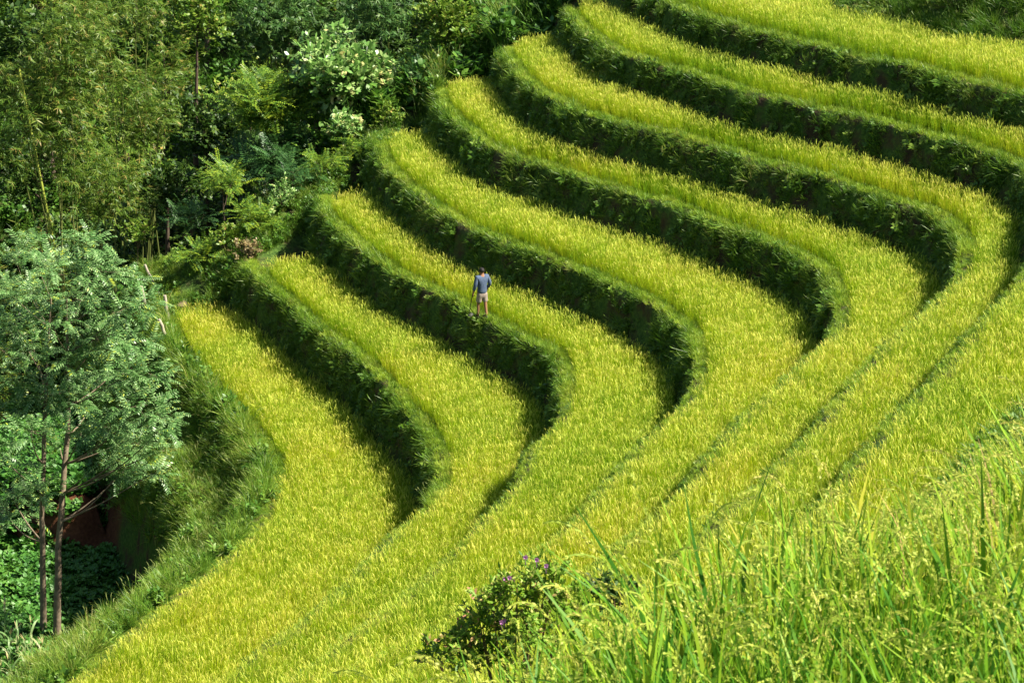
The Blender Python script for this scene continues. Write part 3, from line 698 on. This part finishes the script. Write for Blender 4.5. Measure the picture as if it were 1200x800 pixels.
far_tree('dark_tree', 'dark tree under the drooping bamboo, half hidden behind the pale shiny-leaved tree', 'tree', 455, 70, 48, 45, 102, 'small', 'wood_leaf', 'dark_bark', 76, n=12, sprays=20, sscale=1.9, group=GF)
far_tree('bare_trunk_tree', 'tall thin tree with a dark bare trunk, left of the dark drooping bamboo', 'tree', 232, 20, 52, 55, 109, 'small', 'olive_leaf', 'dark_bark', 77, n=14, sprays=13, sscale=1.8, r0=.2, group=GF, dx=-.3)
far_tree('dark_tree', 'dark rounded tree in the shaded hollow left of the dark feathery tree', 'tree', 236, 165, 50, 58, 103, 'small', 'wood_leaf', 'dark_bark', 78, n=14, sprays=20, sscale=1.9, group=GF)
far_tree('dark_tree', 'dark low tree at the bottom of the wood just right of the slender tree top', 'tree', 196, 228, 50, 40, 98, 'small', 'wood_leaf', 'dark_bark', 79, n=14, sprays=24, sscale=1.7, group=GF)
far_tree('sapling', 'yellowish sapling standing right of the slender tree top, by the dark hollow', 'sapling', 160, 272, 20, 18, 90.5, 'small', 'olive_leaf', 'bark', 80, n=9, sprays=34, sscale=1.1, r0=.05, n_limbs=3)
# bamboo: several culms, each a part, and one drooping foliage
def bamboo(label, u, v, hw, hh, y, lm, seed, n=18, sprays=16, culms=7, extra_culm=None, sscale=1.25, group='bamboo clumps in the wood'):
    r = np.random.default_rng(seed); c = at_y(u, v, y); b = np.array([c[0], y, 0.0]); b[2] = gnd(c[0], y) - .05
    root = empty('bamboo_clump', b); tag(root, label, 'bamboo', group)
    cl = rand_clusters(b, u, v, hw, hh, y, int(n * 1.25), seed, .2, .4); fb = MB()
    tops = [cl[i][0] for i in r.choice(n, culms, replace=False)]
    paths = []
    for t in tops:
        s = np.linspace(0, 1, 12)[:, None]; b0 = np.array([r.normal(0, .5), r.normal(0, .5), -.2])
        P = b0 * (1 - s) + t * s; P[:, 2] = b0[2] + (t[2] - b0[2]) * np.sin(s[:, 0] * math.pi / 2) ** .8
        paths.append(P)
    if extra_culm:
        (u0, v0), (u1, v1) = extra_culm; A = at_y(u0, v0, y - 1.6) - b; B = at_y(u1, v1, y - 1.2) - b
        A = A + (A - B) / (B[2] - A[2]) * (A[2] + 2.0)
        s = np.linspace(0, 1, 14)[:, None]; P = A * (1 - s) + B * s; P[:, 0] -= .25 * np.sin(s[:, 0] * 3.14) * .4; paths.append(P)
    for P in paths:
        mb = MB(); tube(mb, P, np.linspace(.045, .015, len(P)) if P is not paths[-1] or not extra_culm else np.linspace(.075, .055, len(P)), 6); mb.build('culm', M['culm' if extra_culm and P is paths[-1] else 'dull_culm'], root, True)
    for cc, q in cl:
        ns = int(sprays * 2.2 * q * q) + 8; w = r.normal(0, 1, (ns, 3)); w /= np.linalg.norm(w, axis=1)[:, None]
        crown_mesh(fb, 'narrow', cc + w * (q * r.uniform(.2, 1, ns) ** .6)[:, None], w + [0, 0, -.1], sscale * .85, r, .3)
    fb.build('foliage', M[lm], root); return root
bamboo('tall olive bamboo clump at the left edge with one long pale leaning culm', 62, 110, 95, 125, 97, 'bamboo_leaf', 91, n=34, sprays=20, extra_culm=((62, 268), (22, 80)))
bamboo('feathery light olive bamboo with an arching top, right of the leaning pale culm', 165, 128, 56, 60, 100, 'bamboo_leaf', 92, n=20, sprays=20)
bamboo('low olive bamboo in front, just above the slender trees', 118, 215, 72, 52, 94, 'bamboo_leaf', 93, n=22, sprays=20)
bamboo('dark drooping bamboo at the top edge, above the yellow-green feathery tree', 330, 22, 62, 56, 105, 'dark_bamboo_leaf', 94, n=22, sprays=22)
bamboo('grey-green drooping bamboo at the top edge, above the pale shiny-leaved tree', 435, 15, 48, 46, 101, 'dark_bamboo_leaf', 95, n=18, sprays=22)
bamboo('pale olive bamboo at the top edge, above the feathery arching bamboo', 140, 14, 62, 44, 112, 'bamboo_leaf', 96, n=20, sprays=16)
# shrubs on the spur at the terraces' ends
for i, (u, v, hw, hh, y, kd, lm, lab) in enumerate([
    (450, 116, 20, 14, 93.8, 'small', 'olive_leaf', 'round leafy bush at the end of the terraces, right of the pale shiny-leaved tree'),
    (408, 158, 24, 24, 94.0, 'broad', 'broad_leaf', 'small bush with big pale leaves beside the spur path'),
    (455, 140, 20, 14, 92.6, 'small', 'olive_leaf', 'low bright bush on the grassy spur right at a terrace end'),
    (262, 222, 30, 22, 94.5, 'fern', 'fern_leaf', 'ferny bush hanging over the dark hollow'),
    (345, 212, 30, 20, 94.0, 'fern', 'dark_fern_leaf', 'dark ferny bush above the bright spur grass'),
    (232, 300, 18, 14, 92.6, 'fern', 'fern_leaf', 'low bright fern right beside the fence posts, at the edge of the dark hollow'),
    (262, 285, 22, 16, 93.0, 'small', 'olive_leaf', 'low olive bush on the spur above the far corner of the lowest rice'),
    (300, 262, 24, 17, 93.4, 'fern', 'fern_leaf', 'bright fern bush halfway up the spur'),
    (225, 262, 26, 20, 95.0, 'fern', 'dark_fern_leaf', 'dark fern bush at the foot of the spur, over the hollow'),
    (330, 236, 20, 15, 93.2, 'small', 'broad_leaf', 'pale leafy low bush at the spur path'),
    (378, 200, 24, 16, 93.6, 'fern', 'fern_leaf', 'bright fern bush beside the path near the third terrace end'),
    (290, 300, 14, 10, 91.6, 'small', 'dry_leaf', 'brownish withered low bush just above the second terrace corner'),
    (425, 178, 18, 12, 93.0, 'fern', 'fern_leaf', 'low fern at the fourth terrace end'),
    (500, 92, 20, 16, 93.6, 'fern', 'dark_fern_leaf', 'dark fern bush between the terrace ends high on the spur'),
    (545, 66, 18, 14, 93.4, 'small', 'wood_leaf', 'dark bush high on the spur below the olive-green tree')]):
    b = hit(u, v + hh * .7)
    if b[1] > 105: q_ = at_y(u, v, 89.5); b = np.array([q_[0], 89.5, gnd(q_[0], 89.5)])
    y = b[1]; mm = y / math.cos(PITCH) / FPX; c = at_y(u, v, y)
    lift = np.array([0, 0, max(0.0, b[2] + .75 * hh * mm - c[2])])
    hw *= 1.2; hh *= 1.25; lift = lift + [0, 0, .2 * hh * mm]
    tree('bush', lab, 'bush', b, [(q + lift, w_) for q, w_ in rand_clusters(b, u, v, hw, hh, y, 9, 120 + i)], kd, M[lm], M['dark_bark'], .05, 130 + i, sprays=46, sscale=1.05 if kd != 'fern' else .9, group='bushes on the spur', n_limbs=3)
# the wood on the far side of the gully: four kinds, copied
protos = []
for i, (kd, lm) in enumerate([('small', 'wood_leaf'), ('small', 'olive_leaf'), ('narrow', 'bamboo_leaf'), ('broad', 'wood_leaf')]):
    r = np.random.default_rng(150 + i); cl = []
    for q in range(18):
        d = r.normal(0, 1, 3); d /= np.linalg.norm(d); d *= r.uniform(.2, 1) ** .5; cl.append((np.array([0, 0, 7.0]) + d * [2.6, 2.6, 3.2], r.uniform(.9, 1.5)))
    protos.append((cl, kd, lm))
spots = []
r = np.random.default_rng(5)
for y in (104, 109, 114, 120, 127, 135, 144):
    x = -.235 * y
    while x < .07 * y + 2:
        spots.append((x + r.normal(0, .7), y + r.normal(0, 1.3))); x += r.uniform(4.2, 6.2)
first = {}
kn = ['dark leafy tree among many alike on the far side of the wooded gully', 'olive leafy tree among many alike on the far side of the wooded gully', 'bamboo-leaved tree among many alike on the far side of the wooded gully', 'big-leaved dark tree among many alike on the far side of the wooded gully']
names = ['leafy_tree', 'leafy_tree', 'bamboo_tree', 'leafy_tree']
for x, y in spots:
    k = int(r.choice(4, p=[.4, .2, .25, .15])); b = np.array([x, y, gnd(x, y) - .1])
    s = r.uniform(.8, 1.25); rz = r.uniform(0, 6.28)
    top = project(b + [0, 0, 10.5 * s])
    if y < 112 and top[1][0] < 60 and x > -.02 * y: s *= .7
    if k not in first:
        cl, kd, lm = protos[k]
        o = tree(names[k], kn[k], 'tree', b, cl, kd, M[lm], M['dark_bark'], .18, 160 + k, sprays=15, sscale=1.9 if kd != 'narrow' else 1.5, group='%s of the far wooded slope' % ['dark trees', 'olive trees', 'bamboo-leaved trees', 'big-leaved trees'][k], n_limbs=4)
        o.rotation_euler = (0, 0, rz); o.scale = (s, s, s); first[k] = o
    else: copy_tree(first[k], b, rz, s)

# ------------------------------------------------------------------ wild growth (stuff)
def on_ground(x, y): return np.stack([x, y, ground_z(x, y) - .03], -1)
N = 9000   # spur at the terraces' far ends
lx = np.array([float(xl(k, 91)) for k in range(9)]); x = rng.uniform(lx[0] - 3, lx[6] + 1, N); ye = np.interp(x, lx[:8], YEND[:8])
y = ye + .1 + rng.exponential(2.2, N); P = on_ground(x, y); P = P[(y < 100)]; P = P[in_view(P, 100, 60)]
tone = .62 + .45 * noise2(P, .5, 8) + rng.normal(0, .18, len(P))
hs = np.clip(rng.uniform(.35, .8, len(P)) * (1 + .4 * np.clip(P[:, 1] - 92, 0, 4)), .3, 1.9)
kp = noise2(P, 1.1, 77) > -.12 + .1 * rng.normal(0, 1, len(P)); P = P[kp]; tone = tone[kp]; hs = hs[kp]
sel = rng.random(len(P)) < .6
tone += .25 * noise2(P, 1.5, 3)
scatter('spur_grass', P[sel], tall_c, 6, hs[sel] * rng.choice([.35, .6, 1.0], sel.sum(), p=[.45, .4, .15]), rot_rand(sel.sum(), .3), np.clip(tone[sel], 0, 1), 'bright tall grass on the spur where the terraces end', 'grass')
scatter('spur_weeds', P[~sel], weed_c, 5, hs[~sel] * .9, rot_rand((~sel).sum(), .25), np.clip(tone[~sel], 0, 1), 'leafy weeds on the spur where the terraces end', 'weeds')
N = 9000   # bank below the lowest terrace
y = rng.uniform(48, 92, N); d = rng.uniform(-.3, 2.9, N); x = np.array([float(xl(0, q)) for q in y]) - d; P = on_ground(x, y); keep = in_view(P, 100, 80); P = P[keep]; d = d[keep]
tone = .64 + .5 * noise2(P, .8, 8) + rng.normal(0, .2, len(P)) + .18 * sstep(.8, 1.5, d)  # tone climbs out on the bench: sunlight put into the plant colour
sc = rng.uniform(.3, .85, len(P)) * np.where(d < .35, np.where(rng.random(len(P)) < .35, 1.35, .75), 1); rr = rot_rand(len(P), .36); rr[:, 1] -= .45 * sstep(2.2, .4, d)
sel = (rng.random(len(P)) < .62) & (noise2(P, .9, 61) > -.28)
rr[:, 2] = np.where((d < 1.5) & (rng.random(len(P)) < .5), rng.normal(0, .6, len(P)), rr[:, 2])
scatter('bank_grass', P[sel], tall_c, 6, sc[sel], rr[sel], np.clip(tone[sel], 0, 1), 'tall arching grass on the bank left of the lowest terrace', 'grass')
scatter('bank_weeds', P[~sel], weed_c, 5, sc[~sel], rr[~sel], np.clip(tone[~sel], 0, 1), 'leafy weeds on the bank left of the lowest terrace', 'weeds')
N = 3600   # leafy crop in the gully
y = rng.uniform(62, 76.6, N); d = rng.uniform(3.4, 13, N); x = np.array([float(xl(0, q)) for q in y]) - d; P = on_ground(x, y); P = P[in_view(P, 120, 80)]
scatter('gully_crop', P, cover_c, 4, rng.uniform(.7, 1.3, len(P)), rot_rand(len(P), .15), np.clip(.45 + .4 * noise2(P, .5, 1) + rng.normal(0, .15, len(P)), 0, 1), 'low leafy crop covering the floor of the gully below the trees', 'crop')
N = 3600   # scrub on the red cut
y = rng.uniform(77.6, 88, N); d = rng.uniform(3.2, 14, N); y = np.where(d > 4.4, y - 1.2 * rng.random(N), y); x = np.array([float(xl(0, q)) for q in y]) - d; P = on_ground(x, y); P = P[in_view(P, 120, 80)]
scatter('gully_scrub', P, cover_c, 4, rng.uniform(.8, 1.7, len(P)), rot_rand(len(P), .3), np.clip(.4 + .4 * noise2(P, .5, 1) + rng.normal(0, .2, len(P)), 0, 1), 'leafy scrub above the red earth cut in the gully', 'scrub')
N = 9000   # undergrowth of the wood
y = rng.uniform(92, 150, N); x = y * rng.uniform(-.25, .06, N); lo = x < np.interp(y, [92, 100], [lx[0] - 1, 40]); x, y = x[lo | (y > 98)], y[lo | (y > 98)]; P = on_ground(x, y); P = P[in_view(P, 60, 60)]
scatter('undergrowth', P, weed_c, 5, rng.uniform(1.2, 2.6, len(P)), rot_rand(len(P), .2), np.clip(rng.normal(.3, .2, len(P)), 0, 1), 'dark undergrowth on the floor of the wood', 'undergrowth')
# overgrown wall above the highest far terrace
N = 3500; i = rng.integers(int(np.searchsorted(rows_y, 60)), rmax, N); f = rng.uniform(0, 9.9, N); c = np.floor(f).astype(int); j = FOOT[8]
A = np.array([[VX[a, j + b], rows_y[a], VZ[a, j + b]] for a, b in zip(i, c)]); B = np.array([[VX[a, j + b + 1], rows_y[a], VZ[a, j + b + 1]] for a, b in zip(i, c)])
P = A + (B - A) * (f - c)[:, None]; P = P[in_view(P)]
rr = np.stack([rng.normal(0, .3, len(P)), rng.normal(-.5, .3, len(P)), rng.normal(0, .6, len(P))], -1)
scatter('slope_grass', P, tall_c, 6, rng.uniform(.4, .9, len(P)), rr, np.clip(rng.normal(.3, .2, len(P)), 0, 1), 'rough drooping grass on the slope above the highest far rice', 'grass')
# long weeds on the near rim
N = 900; y = rng.uniform(16, 34, N); x = np.array([float(xl(8, q)) for q in y]) + rng.normal(.1, .35, N); P = on_ground(x, y); P = P[in_view(P)]
sel = rng.random(len(P)) < .75
scatter('rim_grass', P[sel], tall_c, 6, rng.uniform(.5, 1.0, sel.sum()), rot_rand(sel.sum(), .2), np.clip(rng.normal(.6, .2, sel.sum()), 0, 1), 'long grass mixed into the near rice along its rim', 'grass')

# ------------------------------------------------------------------ corn by the gully crop
def corn(base, seed, h):
    r = np.random.default_rng(seed); root = empty('corn_plant', base); mb = MB(); P = blade_path((0, 0, -.1), r.uniform(0, 6), .06, h, .15, 8); tube(mb, P, np.linspace(.016, .007, 9), 5); mb.build('stalk', M['corn_leaf'], root)
    fb = MB(); az = r.uniform(0, 3)
    for i in range(9):
        q = P[1 + min(6, i * 6 // 8)]; az += math.pi + r.normal(0, .5); B = blade_path(q, az, .5, r.uniform(.55, .8), 2.0, 6)
        ribbon(fb, B, .075 * np.array([.5, .9, 1, .9, .7, .4, .05]), (-math.sin(az), math.cos(az), r.normal(0, .3)), r.uniform(0, 1))
    fb.build('leaves', M['corn_leaf'], root)
    tb = MB()
    for i in range(6):
        a = r.uniform(0, 6.28); ribbon(tb, blade_path(P[-1], a, r.uniform(.1, .7), .26, .5, 3), [.014, .016, .014, .004], (-math.sin(a), math.cos(a), 0), r.uniform(.7, 1))
    tb.build('tassel', M['tassel'], root)
    return root
leaf_m('corn_leaf', [(0, (0.09, 0.20, 0.05)), (.6, (0.20, 0.30, 0.11)), (1, (0.40, 0.38, 0.18))], .3)
leaf_m('tassel', [(0, (0.40, 0.33, 0.14)), (1, (0.55, 0.46, 0.22))], .2)
r = np.random.default_rng(31); cps = []
for i, (u, v) in enumerate([(6, 742), (22, 752), (38, 760), (12, 770), (30, 782), (48, 772), (5, 795), (46, 796), (20, 808), (-14, 780), (-20, 755)]):
    b = base_at(u, v + 22); o = corn(b, 600 + i, r.uniform(1.2, 1.7))
    tag(o, 'pale green corn plant in the patch at the bottom left corner, below the slender trees', 'corn plant', 'corn plants in the bottom left corner')

# ------------------------------------------------------------------ fence posts, stones
def post(u0, v0, u1, v1, y, r_, label):
    A = hit(u1, v1 + 2); B = at_y(u0, v0, A[1]); dz = max(.9, B[2] - A[2]); B = np.array([B[0], B[1], A[2] + dz]); A = A - (B - A) * .2
    root = empty('fence_post', A); P = np.linspace(0, 1, 6)[:, None] * (B - A); r_ *= 1.25; P[1:-1] += rng.normal(0, .012, (4, 3)); mb = MB(); tube(mb, P, r_ * np.array([1, 1.05, 1, .97, .95, .9]), 8)
    mb2 = mb.build('post', M['dead_wood'], root, False); tag(root, label, 'fence post', 'old wooden posts at the corner of the lowest terrace')
post(193, 346, 197, 376, 91.2, .055, 'upright grey post standing nearest the corner of the lowest rice')
post(165, 335, 174, 369, 91.5, .06, 'slightly leaning grey post at the edge of the slender tree crown')
post(170, 319, 182, 337, 92.2, .045, 'short tilted stake furthest back, above the other posts')
post(186, 374, 199, 402, 89.6, .05, 'strongly tilted pole lying against the grassy bank below the upright post')
def stone(u, v, z0, s, label):
    b = base_at(u, v, z0); bm = bmesh.new(); bmesh.ops.create_icosphere(bm, subdivisions=3, radius=1)
    for q in bm.verts:
        n = 1 + .35 * mnoise.noise(q.co * 1.3 + Vector((u, v, 0))) + .1 * mnoise.noise(q.co * 4); q.co = Vector((q.co.x * s * 1.2, q.co.y * s, q.co.z * s * .75)) * n
    me = bpy.data.meshes.new('stone'); bm.to_mesh(me); bm.free(); me.materials.append(M['stone']); o = bpy.data.objects.new('stone', me); COL.objects.link(o); o.location = b + [0, 0, s * .35]
    tag(o, label, 'stone')
stone(71, 757, -6, .2, 'pale brown stone at the foot of the slender trees')
stone(214, 361, 0, .25, 'small reddish stone at the far corner of the lowest terrace')

# ------------------------------------------------------------------ flowering shrub and leafy clump on the near rim
def near_shrub(name, label, items, y, lm, seed, sscale, sprays, flowers=()):
    r = np.random.default_rng(seed); u0 = np.mean([i[0] for i in items]); v0 = max(i[1] for i in items) + 30
    c = at_y(u0, v0, y); b = np.array([c[0], y, gnd(c[0], y) - .02]); root = empty(name, b); m = y / math.cos(PITCH) / FPX; fb = MB()
    for u, v, q in items:
        cc = at_y(u, v, y + r.normal(0, .12)) - b; rad = q * m
        P = np.array([[r.normal(0, .06), r.normal(0, .06), -.05], cc * [.6, .6, .55], cc, cc + [0, 0, rad * .6]])
        sb = MB(); tube(sb, P, np.array([.012, .009, .006, .003]), 5); sb.build('stem', M['bark'], root, True)
        ns = int(sprays * (q / 20) ** 2) + 5; w = r.normal(0, 1, (ns, 3)); w /= np.linalg.norm(w, axis=1)[:, None]
        crown_mesh(fb, 'shrub', cc + w * (rad * r.uniform(.1, 1, ns) ** .6)[:, None], w + [0, 0, .4], sscale, r)
    fb.build('foliage', M[lm], root)
    for u, v in flowers:
        f = MB(); cc = at_y(u, v, y - .12 + r.normal(0, .1)) - b
        ribbon(f, [cc - [0, 0, .08], cc], [.006, .006], (1, 0, 0), 0)
        for k in range(5):
            a = k * 1.257 + r.uniform(0, .5); d = np.array([math.cos(a), -.6, math.sin(a)]); d /= np.linalg.norm(d); s = np.cross(d, (0, -1, 0.1)); s /= np.linalg.norm(s)
            f.add([cc, cc + d * .016 + s * .012, cc + d * .03, cc + d * .016 - s * .012], [[0, 1, 2, 3]], r.uniform(0, 1))
        f.build('flower', M['petal'], root)
    return tag(root, label, 'shrub')
leaf_m('petal', [(0, (0.46, 0.16, 0.42)), (1, (0.64, 0.30, 0.58))], .3)
leaf_m('shrub_leaf', [(0, (0.08, 0.18, 0.015)), (.5, (0.20, 0.34, 0.03)), (.85, (0.40, 0.46, 0.10)), (1, (0.5, 0.24, 0.14))], .4, .5, .3)
ysh = 21.0
near_shrub('flowering_shrub', 'low loose wild shrub dotted with small pink flowers at the near rim of the rice', [(622,680,9),(648,684,10),(606,694,12),(578,708,12),(636,706,15),(664,704,12),(594,730,17),(622,742,18),(655,730,15),(680,716,8),(566,738,14),(546,752,14),(526,762,12),(508,772,10),(540,776,14),(572,770,16),(604,768,16),(628,662,5),(590,690,8),(650,668,5),(560,716,7)], ysh, 'shrub_leaf', 700, 1.05, 46,
           [(616, 652), (592, 677), (597, 676), (588, 728), (591, 726), (583, 747), (601, 680), (640, 662), (629, 655)])
near_shrub('dark_shrub', 'small dark green leafy clump in the near rice, right of the flowering shrub', [(712,692,8),(727,696,8),(702,702,8),(720,708,10),(736,706,7)], 22.0, 'wood_leaf', 701, 1.2, 40)

# ------------------------------------------------------------------ the man on the rim
pm = at_z(565, 372, Z[2] + .12); px_, py_ = float(xl(2, pm[1])) + .2 * float(slp(2, pm[1])), pm[1]
print('man', pm, px_)
man_loc = np.array([pm[0], pm[1], Z[2] + .13])
def skinned(name, verts, edges, radii, mat, parent, root=0, sub=2):
    me = bpy.data.meshes.new(name); me.from_pydata(verts, edges, []); o = bpy.data.objects.new(name, me); COL.objects.link(o)
    sk = o.modifiers.new('skin', 'SKIN'); sk.use_smooth_shade = True
    for i, q in enumerate(radii):
        s = me.skin_vertices[0].data[i]; s.radius = q if isinstance(q, tuple) else (q, q); s.use_root = (i == root)
    su = o.modifiers.new('sub', 'SUBSURF'); su.levels = sub; su.render_levels = sub
    me.materials.append(mat)
    if parent is not None: o.parent = parent
    return o
def solid(name, c, rough=.6, c2=None): M[name] = plain_mat(name, c, c2 or tuple(min(1, q * 1.25) for q in c), 18, rough, .15); return M[name]
solid('skin', (0.22, 0.11, 0.06)); solid('hair', (0.012, 0.010, 0.009)); solid('denim', (0.045, 0.068, 0.115), .9, (0.085, 0.115, 0.18)); solid('shorts', (0.25, 0.20, 0.17), .85); solid('sandal', (0.05, 0.04, 0.035)); solid('steel', (0.05, 0.048, 0.045), .7)
man = empty('person', man_loc, R(32)); man.scale = (.97, .97, .94)
V = [(0,0,.93),(0,0,1.12),(0,.01,1.32),(0,0,1.45),(0,.015,1.52),(0,.03,1.585),(0,.02,1.66)]; rad = [(.15,.11),(.14,.10),(.17,.11),(.07,.065),.058,(.078,.095),(.06,.072)]; E = [(0,1),(1,2),(2,3),(3,4),(4,5),(5,6)]
V += [(0,.125,1.575)]; rad += [.018]; E += [(5,7)]                              # nose
V += [(-.085,.02,1.58),(.085,.02,1.58)]; rad += [.018,.018]; E += [(5,8),(5,9)]    # ears
def limb_(start, pts, rr):
    a = start
    for p_, q_ in zip(pts, rr): V.append(p_); rad.append(q_); E.append((a, len(V) - 1)); a = len(V) - 1
    return a
HANDS = {}
for s, arm in ((-1, [(-.20,0,1.40),(-.265,-.03,1.14),(-.285,.06,.90),(-.29,.085,.83)]), (1, [(.20,0,1.40),(.275,-.05,1.15),(.235,.07,.94),(.225,.105,.87)])):
    e = limb_(2, arm, [.062, .046, .03, .032]); p_ = arm[-1]; HANDS[s] = p_
    for f, (dx, L) in enumerate(((-.028, .075), (-.01, .088), (.01, .083), (.028, .065))):
        limb_(e, [(p_[0] + s * .004, p_[1] + dx, p_[2] - L * .55), (p_[0] - s * .018, p_[1] + dx + .004, p_[2] - L)], [.009, .008])
    limb_(e, [(p_[0] - s * .01, p_[1] + .045, p_[2] + .005), (p_[0] - s * .02, p_[1] + .055, p_[2] - .03)], [.010, .009])
for s in (-1, 1):
    fwd = .10 if s < 0 else -.09
    limb_(0, [(s*.095,0,.86),(s*.10,.02+fwd*.6,.48),(s*.10,-.02+fwd,.09),(s*.11,.10+fwd,.035)], [.09,.06,.042,.036])
skinned('body', V, E, rad, M['skin'], man)
sh = [(0,0,.80),(0,0,.95),(0,0,1.14),(0,.01,1.33),(0,0,1.455),(-.20,0,1.405),(-.268,-.03,1.14),(-.285,.05,.93),(.20,0,1.405),(.278,-.05,1.15),(.238,.06,.97)]
skinned('shirt', sh, [(0,1),(1,2),(2,3),(3,4),(3,5),(5,6),(6,7),(3,8),(8,9),(9,10)], [(.19,.145),(.18,.14),(.17,.13),(.195,.135),(.075,.07),.08,.066,.05,.08,.066,.05], M['denim'], man)
skinned('shorts', [(0,0,.96),(0,0,.86),(-.10,.015,.72),(-.105,.04,.50),(.10,0,.72),(.105,-.01,.50)], [(0,1),(1,2),(2,3),(1,4),(4,5)], [(.165,.125),(.17,.13),.105,.098,.105,.098], M['shorts'], man)
bm = bmesh.new(); bmesh.ops.create_uvsphere(bm, u_segments=20, v_segments=12, radius=1)
bmesh.ops.delete(bm, geom=[q for q in bm.verts if q.co.z < -.35 or (q.co.y > .55 and q.co.z < .35)], context='VERTS')
for q in bm.verts: q.co = Vector((q.co.x * .092, q.co.y * .112 + .02, q.co.z * .105 + 1.615)) * 1.0 + Vector([rng.normal(0, .002) for _ in range(3)])
me = bpy.data.meshes.new('hair'); bm.to_mesh(me); bm.free(); me.materials.append(M['hair']); o = bpy.data.objects.new('hair', me); COL.objects.link(o); o.parent = man
for s in (-1, 1):
    fwd = .10 if s < 0 else -.09
    mb = MB(); tube(mb, [(s*.10,-.07+fwd,.012),(s*.105,.02+fwd,.012),(s*.11,.15+fwd,.012)], np.array([.035,.045,.04]), 8); mb.build('sandal', M['sandal'], man, True)
tag(man, 'person in a blue-grey long-sleeved shirt and pale shorts walking away along a terrace rim', 'person')
mw = Matrix.Translation(Vector(man_loc)) @ Matrix.Rotation(R(32), 4, 'Z')
hand = np.array(mw @ (Vector(HANDS[-1]) + Vector((.0, .0, -.045))))
tip = at_y(549.5, 368, man_loc[1] - .05); dirv = (tip - hand) / np.linalg.norm(tip - hand)
ho = empty('hoe', hand); mb = MB(); tube(mb, [-dirv * .14, dirv * .2, tip - hand], np.array([.011, .011, .010]), 8); hd = mb.build('handle', M['dark_bark'], ho, True)
mb = MB(); q = tip - hand; s = np.array([.10, -.10, -.02]); wv = np.array([.05, .05, .04]); t2 = np.array([0, 0, .008])
mb.add([q - wv, q + wv, q + s + wv * .9, q + s - wv * .9, q - wv + t2, q + wv + t2, q + s + wv * .9 + t2, q + s - wv * .9 + t2], [[0,1,2,3],[4,7,6,5],[0,4,5,1],[1,5,6,2],[2,6,7,3],[3,7,4,0]]); mb.build('blade', M['steel'], ho)
tag(ho, 'dark-handled hoe held low in the left hand of the man on the rim', 'hoe')
# ------------------------------------------------------------------ render set-up
scene.view_settings.view_transform = 'Standard'; scene.view_settings.look = 'None'
scene.view_settings.exposure = 1.6; scene.view_settings.gamma = 1
scene.view_settings.use_curve_mapping = False
scene.cycles.max_bounces = 6; scene.cycles.diffuse_bounces = 3; scene.cycles.transmission_bounces = 4; scene.cycles.glossy_bounces = 2
scene.cycles.caustics_reflective = False; scene.cycles.caustics_refractive = False
